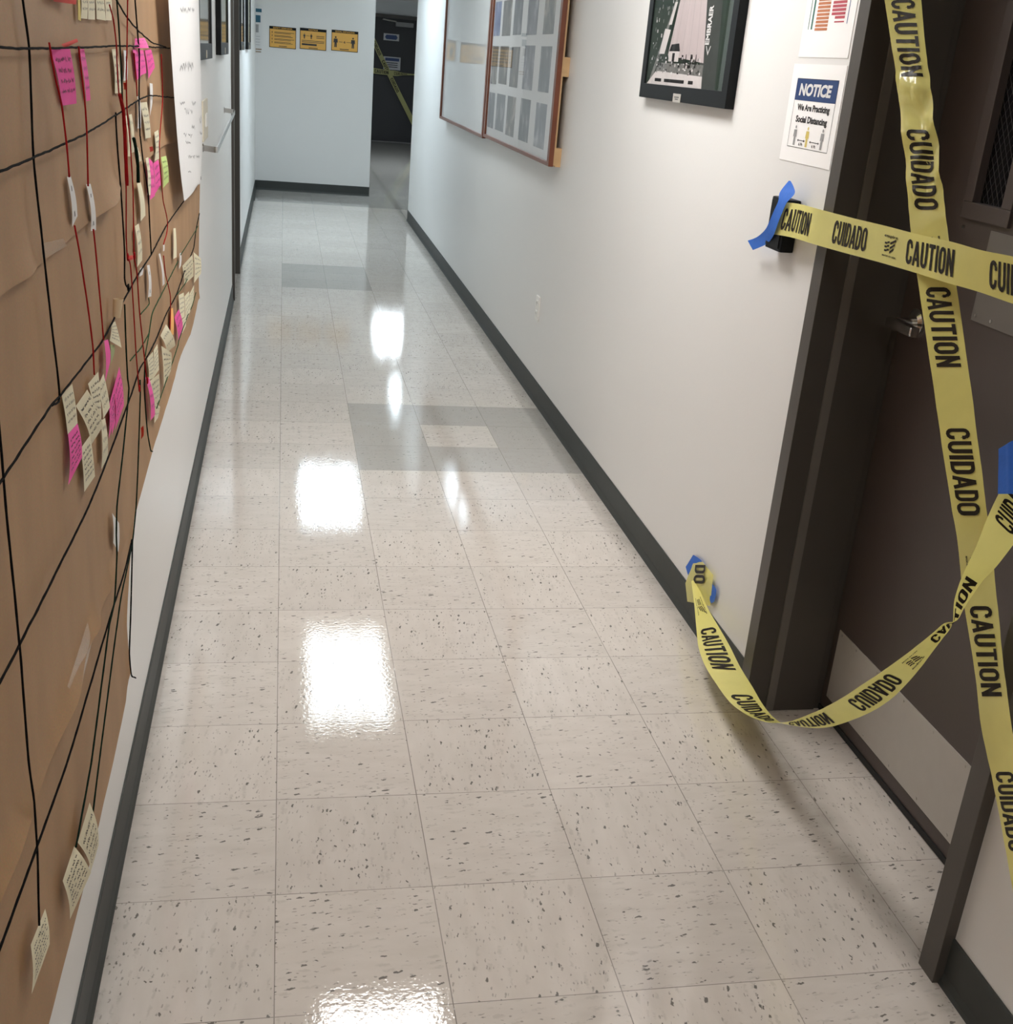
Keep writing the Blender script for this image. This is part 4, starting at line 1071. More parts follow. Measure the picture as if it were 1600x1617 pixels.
def note(nm, lab, colr, lines, quad, idx, cat):
    rng = random.Random(idx * 13 + 5)
    TL, TR, BR, BL = [Vector(c) for c in quad]
    nrm = (TR - TL).cross(TL - BL)
    if nrm.length < 1e-9:
        nrm = Vector((1, 0, 0))
    nrm.normalize()
    if nrm.x < 0:
        nrm = -nrm
    h = (TL - BL).length
    curl = (0.0 if colr in ('clear',) else rng.uniform(0.02, 0.07) * h)
    layer = 0.0003 * (idx % 6)

    def P(u, v, e=0.0):
        # v from 0 at the bottom to 1 at the top; the free lower end lifts a little
        a = BL.lerp(BR, u)
        b = TL.lerp(TR, u)
        p = a.lerp(b, v)
        k = (1 - v)
        return p + nrm * (curl * math.sin(math.pi * v) * 0.6 + curl * k * k * 0.5 * (u - 0.2) + layer + e)

    mb = MB()
    nu, nv = 6, 8
    vs = [P(i / nu, j / nv) for j in range(nv + 1) for i in range(nu + 1)]
    fs = [(j * (nu + 1) + i, j * (nu + 1) + i + 1, (j + 1) * (nu + 1) + i + 1, (j + 1) * (nu + 1) + i) for j in range(nv) for i in range(nu)]
    mb.add(vs, fs, 0)
    if colr == 'white' and lines:
        rect_ = lambda u0, u1, v0, v1: mb.add([P(u0, v0, 0.0006), P(u1, v0, 0.0006), P(u1, v1, 0.0006), P(u0, v1, 0.0006)], [(0, 1, 2, 3)], 1)
        rect_(0.4, 0.55, 0.12, 0.8)
    else:
        for j in range(lines):
            v = 0.86 - 0.74 * (j + 0.2) / max(lines, 1)
            scribble(mb, P, 0.12, 0.9, v, 0.30 / max(lines, 3), rng, 1, 0.012)
    ink = M['ink'] if not ('red stripe' in lab) else M['barred']
    o = mb.build(nm, [M[colr], ink], smooth=True)
    tag(o, lab, cat)
    if cat == 'note':
        o['group'] = 'notes and tags pinned over the brown paper'
    return o


for i, (nm, lab, colr, lines, quad) in enumerate(NOTES):
    cat = {'sticky_note': 'note', 'paper_tag': 'tag', 'adhesive_tape': 'tape', 'red_ribbon': 'ribbon', 'rolled_note': 'note'}[nm]
    if nm == 'rolled_note':
        TL, TR, BR, BL = [Vector(c) for c in quad]
        a, b = (TL + TR) / 2, (BL + BR) / 2
        a.x += 0.01
        b.x += 0.008
        mb = MB()
        vs, fs = [], []
        for r_i, (c, r) in enumerate(((a, 0.009), (b, 0.007))):
            for j in range(30):
                t = j / 29 * 4.2 * math.pi
                rr = r * (1 - 0.12 * j / 29)
                vs.append(c + Vector((math.cos(t) * rr, math.sin(t) * rr, 0)))
        for j in range(29):
            fs.append((j, j + 1, 31 + j, 30 + j))
        mb.add(vs, fs)
        o = mb.build(nm, [M[colr]], smooth=True)
        tag(o, lab, cat, 'notes and tags pinned over the brown paper')
        continue
    note(nm, lab, colr, lines, quad, i, cat)

# ------------------------------------------------------------------ big white sheet beside the brown paper
rows = [(Vector(r[:3]), Vector(r[3:])) for r in SHEET]


def sheet_point(u, v, e=0.0):
    """u across from the near edge, v from 0 at the top to 1 at the bottom"""
    f = v * (len(rows) - 1)
    i = min(int(f), len(rows) - 2)
    t = f - i
    a = rows[i][0].lerp(rows[i + 1][0], t)
    b = rows[i][1].lerp(rows[i + 1][1], t)
    p = a.lerp(b, u)
    p.x += 0.006 * math.sin(math.pi * u) * (0.5 + 0.5 * math.sin(v * 9)) + e
    return p


mb = MB()
nu, nv = 24, 42
mb.add([sheet_point(i / nu, j / nv) for j in range(nv + 1) for i in range(nu + 1)],
       [(j * (nu + 1) + i, (j + 1) * (nu + 1) + i, (j + 1) * (nu + 1) + i + 1, j * (nu + 1) + i + 1) for j in range(nv) for i in range(nu)], 0)
rng = random.Random(3)
for (u0, u1, v, hh) in ((0.2, 0.7, 0.12, 0.02), (0.25, 0.7, 0.17, 0.012), (0.18, 0.62, 0.34, 0.022), (0.15, 0.3, 0.46, 0.012), (0.28, 0.55, 0.49, 0.018),
                        (0.55, 0.7, 0.46, 0.012), (0.2, 0.5, 0.59, 0.018), (0.5, 0.62, 0.55, 0.012), (0.25, 0.45, 0.63, 0.012), (0.3, 0.9, 0.705, 0.014), (0.25, 0.45, 0.80, 0.012), (0.86, 0.96, 0.52, 0.03), (0.86, 0.96, 0.57, 0.02)):
    scribble(mb, lambda u, v, e: sheet_point(u, v, e), u0, u1, v, hh, rng, 1, 0.0035)
o = mb.build('paper_sheet', [M['white'], M['grey']], smooth=True)
tag(o, 'large white paper sheet with faint handwriting hung over the far end of the brown paper', 'paper sheet')

# ------------------------------------------------------------------ caution tape
def stroke(mb2, pts, w, closed=False):
    """flat band of width w along a 2-d polyline, mitred; returns nothing, adds quads of 2-d points"""
    n = len(pts)
    L = []
    for i in range(n):
        p = Vector(pts[i])
        a = Vector(pts[i - 1]) if (i > 0 or closed) else None
        b = Vector(pts[(i + 1) % n]) if (i < n - 1 or closed) else None
        d1 = (p - a).normalized() if a is not None else None
        d2 = (b - p).normalized() if b is not None else None
        if d1 is None:
            d1 = d2
        if d2 is None:
            d2 = d1
        t = (d1 + d2)
        t = t.normalized() if t.length > 1e-6 else d1
        nn = Vector((-t.y, t.x))
        c = max(0.45, nn.dot(Vector((-d1.y, d1.x))))
        L.append((p + nn * (w / 2 / c), p - nn * (w / 2 / c)))
    m = n if closed else n - 1
    for i in range(m):
        (a, b), (c, d) = L[i], L[(i + 1) % n]
        mb2.append((a, b, d, c))


def arc(cx, cy, rx, ry, a0, a1, n=6):
    return [(cx + rx * math.cos(math.radians(a0 + (a1 - a0) * i / n)), cy + ry * math.sin(math.radians(a0 + (a1 - a0) * i / n))) for i in range(n + 1)]


def glyph(ch):
    """condensed block letters in a 0.5 x 1 cell: list of quads and the advance"""
    w, q = 0.152, []
    l, r, t, b = w / 2, 0.46 - w / 2, 1 - w / 2, w / 2
    mx = (l + r) / 2
    rx = (r - l) / 2
    if ch == 'C':
        stroke(q, [(r, 0.66), (r, t - 0.16)] + arc(mx, t - 0.18, rx, 0.18, 0, 180) + [(l, 0.5)] + arc(mx, b + 0.18, rx, 0.18, 180, 360) + [(r, 0.34)], w)
    elif ch == 'O':
        stroke(q, arc(mx, t - 0.18, rx, 0.18, 0, 180) + [(l, 0.66), (l, 0.5), (l, 0.34)] + arc(mx, b + 0.18, rx, 0.18, 180, 360) + [(r, 0.34), (r, 0.5), (r, 0.66)], w, True)
    elif ch == 'U':
        stroke(q, [(l, 1), (l, 0.7), (l, 0.4)] + arc(mx, b + 0.18, rx, 0.18, 180, 360) + [(r, 0.4), (r, 0.7), (r, 1)], w)
    elif ch == 'D':
        stroke(q, [(l, b), (l, 0.35), (l, 0.65), (l, t), (mx - 0.03, t)] + arc(mx, t - 0.2, rx, 0.2, 80, 0) + [(r, 0.5)] + arc(mx, b + 0.2, rx, 0.2, 0, -80) + [(mx - 0.03, b)], w, True)
    elif ch == 'A':
        stroke(q, [(0.045, 0), (0.13, 0.45), (0.225, 0.97)], w * 0.95)
        stroke(q, [(0.415, 0), (0.33, 0.45), (0.235, 0.97)], w * 0.95)
        stroke(q, [(0.14, 0.27), (0.32, 0.27)], w * 0.8)
    elif ch == 'T':
        stroke(q, [(0.0, t), (0.21, t), (0.42, t)], w)
        stroke(q, [(0.21, 0), (0.21, 0.33), (0.21, 0.66), (0.21, t)], w)
        return q, 0.42
    elif ch == 'I':
        stroke(q, [(l, 0), (l, 0.33), (l, 0.66), (l, 1)], w)
        return q, w
    elif ch == 'N':
        stroke(q, [(l, 0), (l, 0.33), (l, 0.66), (l, 1)], w)
        stroke(q, [(r, 0), (r, 0.33), (r, 0.66), (r, 1)], w)
        stroke(q, [(l, 0.93), (0.16, 0.66), (0.29, 0.36), (r, 0.07)], w)
    return q, 0.46


def word_quads(s):
    x, out = 0.0, []
    for ch in s:
        q, adv = glyph(ch)
        out += [[(p.x + x, p.y) for p in quad] for quad in q]
        x += adv + 0.075
    x -= 0.075
    return [[(px / x, py) for px, py in quad] for quad in out]


K = 12


def split_quads(quads, n=3):
    out = []
    for a, b, c, d in quads:
        a, b, c, d = Vector(a), Vector(b), Vector(c), Vector(d)
        g = [[a.lerp(d, i / n).lerp(b.lerp(c, i / n), j / n) for j in range(n + 1)] for i in range(n + 1)]
        for i in range(n):
            for j in range(n):
                out.append([tuple(g[i][j]), tuple(g[i][j + 1]), tuple(g[i + 1][j + 1]), tuple(g[i + 1][j])])
    return out


class Ribbon:
    def __init__(self, pairs, wr=0.0, seed=0):
        A = resample([p[:3] for p in pairs], 1e9)
        n = len(pairs)
        # resample both edges with the same parameter
        self.A, self.B = [], []
        a = [Vector(p[:3]) for p in pairs]
        b = [Vector(p[3:]) for p in pairs]

        def cr(p, i, t):
            p0, p1, p2, p3 = p[max(i - 1, 0)], p[i], p[i + 1], p[min(i + 2, n - 1)]
            return 0.5 * ((2 * p1) + (p2 - p0) * t + (2 * p0 - 5 * p1 + 4 * p2 - p3) * t * t + (3 * p1 - p0 - 3 * p2 + p3) * t**3)

        for i in range(n - 1):
            for j in range(K):
                self.A.append(cr(a, i, j / K))
                self.B.append(cr(b, i, j / K))
        self.A.append(a[-1])
        self.B.append(b[-1])
        # arc length measured on the given centre polyline so that word positions stay put
        self.s = [0.0]
        c = [(x + y) / 2 for x, y in zip(a, b)]
        for i in range(n - 1):
            L = (c[i + 1] - c[i]).length
            s0 = self.s[-1]
            for j in range(K):
                self.s.append(s0 + L * (j + 1) / K)
        self.wr, self.seed = wr, seed
        self.crumple = None

    def p(self, s, v, e=0.0):
        """v = 0 at the lower edge of the lettering, 1 at the upper edge"""
        i = 0
        lo, hi = 0, len(self.s) - 2
        while lo < hi:
            m = (lo + hi) // 2
            if self.s[m + 1] < s:
                lo = m + 1
            else:
                hi = m
        i = lo
        t = (s - self.s[i]) / max(1e-9, self.s[i + 1] - self.s[i])
        a0, b0 = self.A[i].lerp(self.A[i + 1], t), self.B[i].lerp(self.B[i + 1], t)
        d = (self.A[i + 1] + self.B[i + 1] - self.A[i] - self.B[i])
        w = a0 - b0
        nn = d.cross(w)
        nn = nn.normalized() if nn.length > 1e-10 else Vector((-1, 0, 0))
        q = b0.lerp(a0, v)
        if self.crumple:
            c0, c1, amp = self.crumple
            f = max(0.0, min(1.0, (s - c0) / 0.08, (c1 - s) / 0.08))
            q = q + nn * (amp * f * noise.noise(Vector((s * 20, v * 2.6, 9.0))) + amp * 0.22 * f * noise.noise(Vector((s * 45, v * 5.0, 2.0))))
        k = self.wr * noise.noise(Vector((s * 14, v * 2.2, self.seed))) + self.wr * 0.5 * noise.noise(Vector((s * 40, v * 6, self.seed + 4)))
        return q + nn * (k + e)

    def mesh(self, mb, across=12):
        N = len(self.s)
        vs = [self.p(s, j / across) for s in self.s for j in range(across + 1)]
        fs = [(i * (across + 1) + j, i * (across + 1) + j + 1, (i + 1) * (across + 1) + j + 1, (i + 1) * (across + 1) + j) for i in range(N - 1) for j in range(across)]
        mb.add(vs, fs)


def shield(rb, mb, s0, s1, e):
    def box(u0, v0, u1, v1, sk=0.0):
        mb.add([rb.p(s0 + (s1 - s0) * u0, v0, e), rb.p(s0 + (s1 - s0) * u1, v0 + sk, e), rb.p(s0 + (s1 - s0) * u1, v1 + sk, e), rb.p(s0 + (s1 - s0) * u0, v1, e)], [(0, 1, 2, 3)])
    for k in range(3):
        box(0.10, 0.34 + k * 0.10, 0.28, 0.39 + k * 0.10)
        box(0.28, 0.36 + k * 0.10, 0.44, 0.41 + k * 0.10, 0.02)
        box(0.50, 0.30 + k * 0.12, 0.90 - 0.06 * (2 - k), 0.36 + k * 0.12, 0.12)
    for txt, v0, v1, a, b in (('empire', 0.70, 0.80, 0.02, 1.0), ('MADE IN USA', 0.20, 0.25, 0.0, 1.0)):
        vs, fs = text2d(txt, 0.02)
        mb.add([rb.p(s0 + (s1 - s0) * (a + x * (b - a)), v0 + y * (v1 - v0), e) for x, y in vs], fs)


def caution(name, label, data, wr, seed, mat='tape', v0=0.17, v1=0.83, crumple=None):
    pairs, words = data
    rb = Ribbon(pairs, wr, seed)
    rb.crumple = crumple
    mb = MB()
    rb.mesh(mb)
    o = mb.build(name, M[mat], smooth=True)
    tag(o, label, 'tape', 'yellow caution tapes')
    for w, s0, s1 in words:
        s0, s1 = max(0, min(s0, rb.s[-1])), min(s1, rb.s[-1])
        if s1 - s0 < 0.012:
            continue
        mb = MB()
        for e in (0.0009, -0.0009):
            if w == 'SHIELD':
                shield(rb, mb, s0, s1, e)
            else:
                for quad in split_quads(word_quads(w)):
                    mb.add([rb.p(s0 + (s1 - s0) * x, v0 + (v1 - v0) * y, e) for x, y in quad], [(0, 1, 2, 3)])
        mb.build('lettering' if w != 'SHIELD' else 'printed_mark', M['tapeink'], o)
    return o, rb


caution('caution_tape', 'yellow caution tape hanging steeply from the top across the brown door', TAPE_DIAGONAL, 0.0012, 1, crumple=(0.16, 0.56, 0.010))
caution('caution_tape', 'yellow caution tape stretched level from the black wall box across the brown door', TAPE_LEVEL, 0.0007, 2)
slack, _ = caution('caution_tape', 'slack yellow caution tape drooping from the right wall almost to the floor', TAPE_SLACK, 0.0006, 3)
caution('caution_tape', 'dull yellow caution tape slanting across the dark rear door', TAPE_FAR_SLANT, 0.0, 4, 'dimtape')
caution('caution_tape', 'dull yellow caution tape lying level across the dark rear door', TAPE_FAR_LEVEL, 0.0, 5, 'dimtape')
# folded end of the slack tape stuck to the wall, with the last letters of a word
T = [Vector((1.2135, y, z)) for x, y, z in TAPE_TAIL]
c = sum(T, Vector()) / len(T)
mb = MB()
for i in range(len(T)):
    mb.add([c + Vector((-0.004, 0, 0)), T[i], T[(i + 1) % len(T)]], [(0, 1, 2)])
tail = mb.build('tape_end', M['tape'], slack)
mb = MB()
q = [Vector((1.2085, y, z)) for x, y, z in TAIL_DO]


def qp(u, v):
    return q[3].lerp(q[2], u).lerp(q[0].lerp(q[1], u), v)


for quad in word_quads('DO'):
    # the word runs downwards here, letter tops to the right
    mb.add([qp(0.08 + 0.84 * y, 1 - x) for x, y in quad], [(0, 1, 2, 3)])
mb.build('lettering', M['tapeink'], tail)


def strip(name, label, pairs, seed):
    rb = Ribbon(pairs, 0.0008, seed)
    mb = MB()
    rb.mesh(mb, 5)
    o = mb.build(name, M['painter'], smooth=True)
    tag(o, label, 'tape', "strips of blue painter's tape")
    return o


strip('painters_tape', "curled blue painter's tape on the black wall box at the tape end", BLUE_CURL, 1)
strip('painters_tape', "blue painter's tape low on the right wall holding the slack caution tape", BLUE_LOW, 2)
strip('painters_tape', "blue painter's tape at the right photo edge holding the slack caution tape", BLUE_JAMB, 3)

# black box on the right wall that holds the level tape
t = empty('wall_box', (WR, 1.19, 1.21))
tag(t, 'small black box mounted on the right wall behind the tape end', 'wall box')
MB().box(1.186, WR, 1.142, 1.236, 1.150, 1.275, bev=0.006).build('housing', M['black'], t)
MB().box(1.183, 1.187, 1.150, 1.228, 1.158, 1.267, bev=0.002).build('face_plate', M['black'], t)

# ------------------------------------------------------------------ right wall: papers, picture, boards, outlet
def wall_plane(y_left, z, x):
    return Plane((x, y_left, z), (0, -1, 0), (0, 0, 1))


# notice about distancing
t = empty('notice_sign', (WR, 1.16, 1.357))
tag(t, 'white NOTICE paper with a blue header about social distancing beside the door', 'sign', 'papers taped up beside the door')
pl = wall_plane(1.312, 1.357, WR - 0.0012)
mb = MB()
mb.box(WR - 0.0012, WR, 1.024, 1.312, 1.357, 1.580)
mb.build('paper', M['sheet'], t)
pu = lambda y: 1.312 - y
pv = lambda z: z - 1.357
mb = MB()
rect(mb, pl, pu(1.277), pv(1.4985), pu(1.051), pv(1.548), 0.0004)
mb.build('header', M['blue'], t)
mb = MB()
write(mb, pl, 'NOTICE', pu(1.256), pv(1.509), pu(1.078), pv(1.537), 0.0008, bold=0.045, shear=0.12)
mb.build('header_lettering', M['white'], t)
mb = MB()
frame_lines(mb, pl, pu(1.277), pv(1.391), pu(1.05), pv(1.548), 0.0012, 0.0005)
write(mb, pl, 'We Are Practicing', pu(1.252), pv(1.4715), pu(1.073), pv(1.491), 0.0006, bold=0.04)
write(mb, pl, 'Social Distancing', pu(1.250), pv(1.4445), pu(1.076), pv(1.4645), 0.0006, bold=0.04)
for a, b in ((1.222, 1.180), (1.153, 1.100)):
    rect(mb, pl, pu(a), pv(1.408), pu(b), pv(1.4095), 0.0006)
    for yy, sg in ((a, 1), (b, -1)):
        flat(mb, pl, [(pu(yy), pv(1.4087)), (pu(yy) + sg * 0.006, pv(1.4055)), (pu(yy) + sg * 0.006, pv(1.412))][::sg], 0.0006)
    write(mb, pl, '6 Ft', pu((a + b) / 2 + 0.011), pv(1.397), pu((a + b) / 2 - 0.011), pv(1.404), 0.0006, bold=0.02)
mb.build('lettering', M['ink'], t)


def figure(mb, pl, u, v, h, g=0.0006, k=0):
    """standing person symbol as flat print"""
    w = h * 0.22
    flat(mb, pl, [(u + math.cos(a) * h * 0.085, v + h * 0.91 + math.sin(a) * h * 0.085) for a in [i * math.pi / 5 for i in range(10)]], g, k)
    flat(mb, pl, [(u - w * 0.55, v), (u - w * 0.08, v), (u, v + h * 0.42), (u + w * 0.08, v), (u + w * 0.55, v), (u + w * 0.5, v + h * 0.45), (u + w * 0.95, v + h * 0.4), (u + w * 0.8, v + h * 0.78), (u - w * 0.8, v + h * 0.78), (u - w * 0.95, v + h * 0.4), (u - w * 0.5, v + h * 0.45)], g, k)


for yy, mt, nm in ((1.240, 'grey', 'person_symbol'), (1.170, 'yellow', 'person_symbol'), (1.088, 'grey', 'person_symbol')):
    mb = MB()
    figure(mb, pl, pu(yy), pv(1.396), 0.046)
    mb.build(nm, M[mt], t)

# chart sheet above
t = empty('chart_paper', (WR, 1.16, 1.595))
tag(t, 'white paper with orange and red bars taped above the NOTICE paper', 'paper', 'papers taped up beside the door')
MB().box(WR - 0.0012, WR, 1.030, 1.296, 1.595, 1.815).build('paper', M['sheet'], t)
pl = Plane((WR - 0.0012, 1.296, 1.595), (0, -1, 0), (0, 0, 1))
pu2 = lambda y: 1.296 - y
pv2 = lambda z: z - 1.595
mb = MB()
for k in range(9):
    z0 = 1.653 + k * 0.0079
    rect(mb, pl, pu2(1.228), pv2(z0), pu2(1.161), pv2(z0 + 0.0058), 0.0004)
mb.build('orange_bars', M['barorange'], t)
mb = MB()
for k in range(9):
    z0 = 1.669 + k * 0.0079
    rect(mb, pl, pu2(1.149 - (0.02 if k < 2 else 0.0)), pv2(z0), pu2(1.079), pv2(z0 + (0.003 if k == 0 else 0.0058)), 0.0004)
mb.build('red_bars', M['barred'], t)
mb = MB()
rect(mb, pl, pu2(1.266), pv2(1.656), pu2(1.263), pv2(1.80), 0.0004)
rect(mb, pl, pu2(1.251), pv2(1.656), pu2(1.243), pv2(1.80), 0.0004)
mb.build('green_lines', M['bargreen'], t)
mb = MB()
rect(mb, pl, pu2(1.065), pv2(1.666), pu2(1.062), pv2(1.80), 0.0004)
mb.build('blue_line', M['barblue'], t)
mb = MB()
rect(mb, pl, pu2(1.228), pv2(1.7255), pu2(1.161), pv2(1.733), 0.0005)
mb.build('blue_bar', M['barblue'], t)

# framed aerial photograph
t = empty('framed_picture', (WR, 2.09, 1.456))
tag(t, 'black framed aerial photograph of a long pale building on the right wall', 'picture')
PY0, PY1, PZ0, PZ1 = 1.676, 2.514, 1.456, 2.06
mb = MB()
b_ = 0.045
mb.box(1.195, WR, PY0, PY1, PZ0, PZ0 + b_, bev=0.002).box(1.195, WR, PY0, PY1, PZ1 - b_, PZ1, bev=0.002)
mb.box(1.195, WR, PY0, PY0 + b_, PZ0 + b_ - 0.002, PZ1 - b_ + 0.002, bev=0.002).box(1.195, WR, PY1 - b_, PY1, PZ0 + b_ - 0.002, PZ1 - b_ + 0.002, bev=0.002)
mb.build('frame', M['black'], t)
pl = Plane((1.2005, PY1, PZ0), (0, -1, 0), (0, 0, 1))
U_ = lambda y: PY1 - y
V_ = lambda z: z - PZ0
M['ph_green'] = simple('photo_dark_green', (0.012, 0.026, 0.016), 0.6, spec=0.2, var=0.5, vscale=35)
M['ph_grey'] = simple('photo_asphalt', (0.045, 0.052, 0.048), 0.6, spec=0.2, var=0.35, vscale=20)
M['ph_white'] = simple('photo_pale_roof', (0.50, 0.43, 0.43), 0.5, var=0.06, vscale=40)
M['ph_yard'] = simple('photo_pale_yard', (0.62, 0.58, 0.57), 0.5, var=0.05, vscale=50)
M['ph_dark'] = simple('photo_dark_print', (0.012, 0.012, 0.013), 0.6, spec=0.2)
M['ph_mid'] = simple('photo_mixed_grey', (0.16, 0.16, 0.15), 0.5, var=0.9, vscale=90)
mats = [M['ph_green'], M['ph_grey'], M['ph_white'], M['ph_yard'], M['ph_dark'], M['ph_mid'], M['white']]
mb = MB()
rect(mb, pl, U_(2.474), V_(1.498), U_(1.716), V_(2.018), 0.0, 0)
flat(mb, pl, [(U_(a), V_(z)) for a, z in ((1.93, 1.498), (1.79, 1.498), (1.86, 2.018), (2.06, 2.018))], 0.0003, 1)
flat(mb, pl, [(U_(a), V_(z)) for a, z in ((2.262, 1.590), (1.914, 1.571), (1.953, 1.741), (2.02, 2.018), (2.13, 2.018), (2.203, 1.749))], 0.0006, 2)
for a in range(1, 5):
    f = a / 5
    y0, y1 = 2.262 - 0.348 * f, 2.13 - 0.11 * f
    flat(mb, pl, [(U_(y0 + 0.001), V_(1.59)), (U_(y0), V_(1.59)), (U_(y1), V_(2.018)), (U_(y1 + 0.001), V_(2.018))], 0.0008, 5)
flat(mb, pl, [(U_(a), V_(z)) for a, z in ((2.463, 1.498), (1.904, 1.498), (1.911, 1.534), (2.368, 1.542))], 0.0006, 3)
flat(mb, pl, [(U_(a), V_(z)) for a, z in ((2.369, 1.536), (1.911, 1.532), (1.912, 1.566), (2.362, 1.568))], 0.0005, 5)
flat(mb, pl, [(U_(a), V_(z)) for a, z in ((2.357, 1.594), (2.30, 1.594), (2.262, 1.665), (2.322, 1.669))], 0.0006, 3)
flat(mb, pl, [(U_(a), V_(z)) for a, z in ((2.29, 1.68), (2.26, 1.68), (2.225, 1.745), (2.25, 1.745))], 0.0006, 3)
flat(mb, pl, [(U_(a), V_(z)) for a, z in ((2.44, 1.505), (2.41, 1.505), (2.22, 1.76), (2.24, 1.76))], 0.0004, 5)
flat(mb, pl, [(U_(a), V_(z)) for a, z in ((2.252, 1.602), (2.145, 1.602), (2.16, 1.625), (2.235, 1.622))], 0.0009, 4)
flat(mb, pl, [(U_(a), V_(z)) for a, z in ((2.25, 1.572), (2.15, 1.572), (2.15, 1.602), (2.25, 1.602))], 0.0009, 3)
rect(mb, pl, U_(2.215), V_(1.572), U_(2.19), V_(1.597), 0.0011, 4)
for y in (2.078, 2.033, 1.985):
    flat(mb, pl, [(U_(y + 0.004), V_(1.556)), (U_(y - 0.006), V_(1.556)), (U_(y - 0.003), V_(1.594)), (U_(y + 0.003), V_(1.594))], 0.001, 4)
rng = random.Random(21)
for k in range(90):
    y, z = rng.uniform(1.93, 2.36), rng.uniform(1.534, 1.585)
    w_, h_ = rng.uniform(0.004, 0.016), rng.uniform(0.003, 0.010)
    rect(mb, pl, U_(y + w_), V_(z), U_(y), V_(z + h_), 0.0008, rng.choice((3, 4, 4, 5, 6)))
for k in range(70):
    z = rng.uniform(1.56, 1.9)
    y = rng.uniform(2.30, 2.46) - (z - 1.56) * 0.25
    w_, h_ = rng.uniform(0.003, 0.014), rng.uniform(0.003, 0.012)
    if y < 2.47:
        rect(mb, pl, U_(min(y + w_, 2.47)), V_(z), U_(y), V_(z + h_), 0.0004, rng.choice((3, 5, 5, 5, 1)))
for y0, y1 in ((2.37, 2.30), (2.27, 2.07), (2.03, 1.985)):
    rect(mb, pl, U_(y0), V_(1.510), U_(y1), V_(1.520), 0.0009, 4)
write(mb, pl, 'EMBRAER', U_(1.922), V_(1.621), U_(1.888), V_(1.726), 0.0009, 6, bold=0.03, up=True)
flat(mb, pl, [(U_(1.888), V_(1.592)), (U_(1.868), V_(1.6175)), (U_(1.874), V_(1.6175)), (U_(1.888), V_(1.600)), (U_(1.905), V_(1.6175)), (U_(1.911), V_(1.6175))], 0.0009, 6)
mb.build('photograph', mats, t)
MB().quad((1.199, PY0 + b_, PZ0 + b_), (1.199, PY0 + b_, PZ1 - b_), (1.199, PY1 - b_, PZ1 - b_), (1.199, PY1 - b_, PZ0 + b_)).build('glass_pane', M['pane'], t)
mb = MB().box(1.1942, 1.1955, 2.066, 2.140, 1.4545, 1.480)
lb = mb.build('label_plate', M['steel'], t)
mb = MB()
pl3 = Plane((1.1940, 2.14, 1.4545), (0, -1, 0), (0, 0, 1))
rect(mb, pl3, 0.014, 0.014, 0.060, 0.0165, 0.0002)
rect(mb, pl3, 0.022, 0.008, 0.052, 0.0105, 0.0002)
mb.build('lettering', M['ink'], lb)

# whiteboard and photo case, standing a little off the wall on wooden blocks
def framed_board(name, label, cat, y0, y1, z0, z1, xf, panel_mat, side_k):
    t = empty(name, (WR, (y0 + y1) / 2, z0))
    tag(t, label, cat)
    fw = 0.042
    mb = MB()
    mb.box(xf, xf + 0.022, y0, y1, z0, z0 + 0.018, bev=0.002).box(xf, xf + 0.022, y0, y1, z1 - fw, z1, bev=0.002)
    mb.box(xf, xf + 0.022, y0, y0 + fw, z0 + 0.016, z1 - fw + 0.002, bev=0.002).box(xf, xf + 0.022, y1 - fw, y1, z0 + 0.016, z1 - fw + 0.002, bev=0.002)
    mb.build('frame', M['wood'], t)
    MB().box(xf + 0.012, xf + 0.022, y0 + fw - 0.004, y1 - fw + 0.004, z0 + 0.014, z1 - fw + 0.004).build('panel', panel_mat, t)
    MB().box(xf + 0.022, xf + 0.030, y0 + 0.004, y1 - 0.004, z0 + 0.004, z1 - 0.004).build('backing', M['plywood'], t)
    for zz in (z0 + 0.05, z0 + 0.43, z0 + 0.85):
        MB().box(xf + 0.030, WR, y0 + 0.004, y0 + 0.05, zz - 0.05, zz + 0.03).build('spacer_block', M['plywood'], t)
        MB().box(xf + 0.030, WR, y1 - 0.05, y1 - 0.004, zz - 0.05, zz + 0.03).build('spacer_block', M['plywood'], t)
    return t


framed_board('whiteboard', 'blank glossy whiteboard in a wooden frame on the right wall', 'whiteboard', 5.585, 7.66, 1.100, 2.2, 1.166, M['board'], 0)
case = framed_board('notice_board', 'wooden framed notice board holding rows of grey photo pages', 'notice board', 3.705, 5.555, 1.112, 2.2, 1.166, M['white'], 1)
def page_mat(name, dark, mid, pale, seed):
    """faded photograph: a few soft patches of tone"""
    m, nt, p = new_mat(name)
    n, l = nt.nodes, nt.links
    tc = n.new('ShaderNodeTexCoord')
    mp = n.new('ShaderNodeMapping')
    mp.inputs['Location'].default_value = (seed, seed * 2.3, seed * 0.7)
    mp.inputs['Scale'].default_value = (1, 9, 7)
    l.new(tc.outputs['Object'], mp.inputs['Vector'])
    nz = n.new('ShaderNodeTexNoise')
    nz.inputs['Scale'].default_value = 1.3
    nz.inputs['Detail'].default_value = 5
    l.new(mp.outputs[0], nz.inputs['Vector'])
    r = n.new('ShaderNodeValToRGB')
    r.color_ramp.elements[0].position = 0.34
    r.color_ramp.elements[0].color = dark + (1,)
    r.color_ramp.elements[1].position = 0.70
    r.color_ramp.elements[1].color = pale + (1,)
    e = r.color_ramp.elements.new(0.56)
    e.color = mid + (1,)
    l.new(nz.outputs['Fac'], r.inputs['Fac'])
    l.new(r.outputs[0], p.inputs['Base Color'])
    p.inputs['Roughness'].default_value = 0.5
    return m


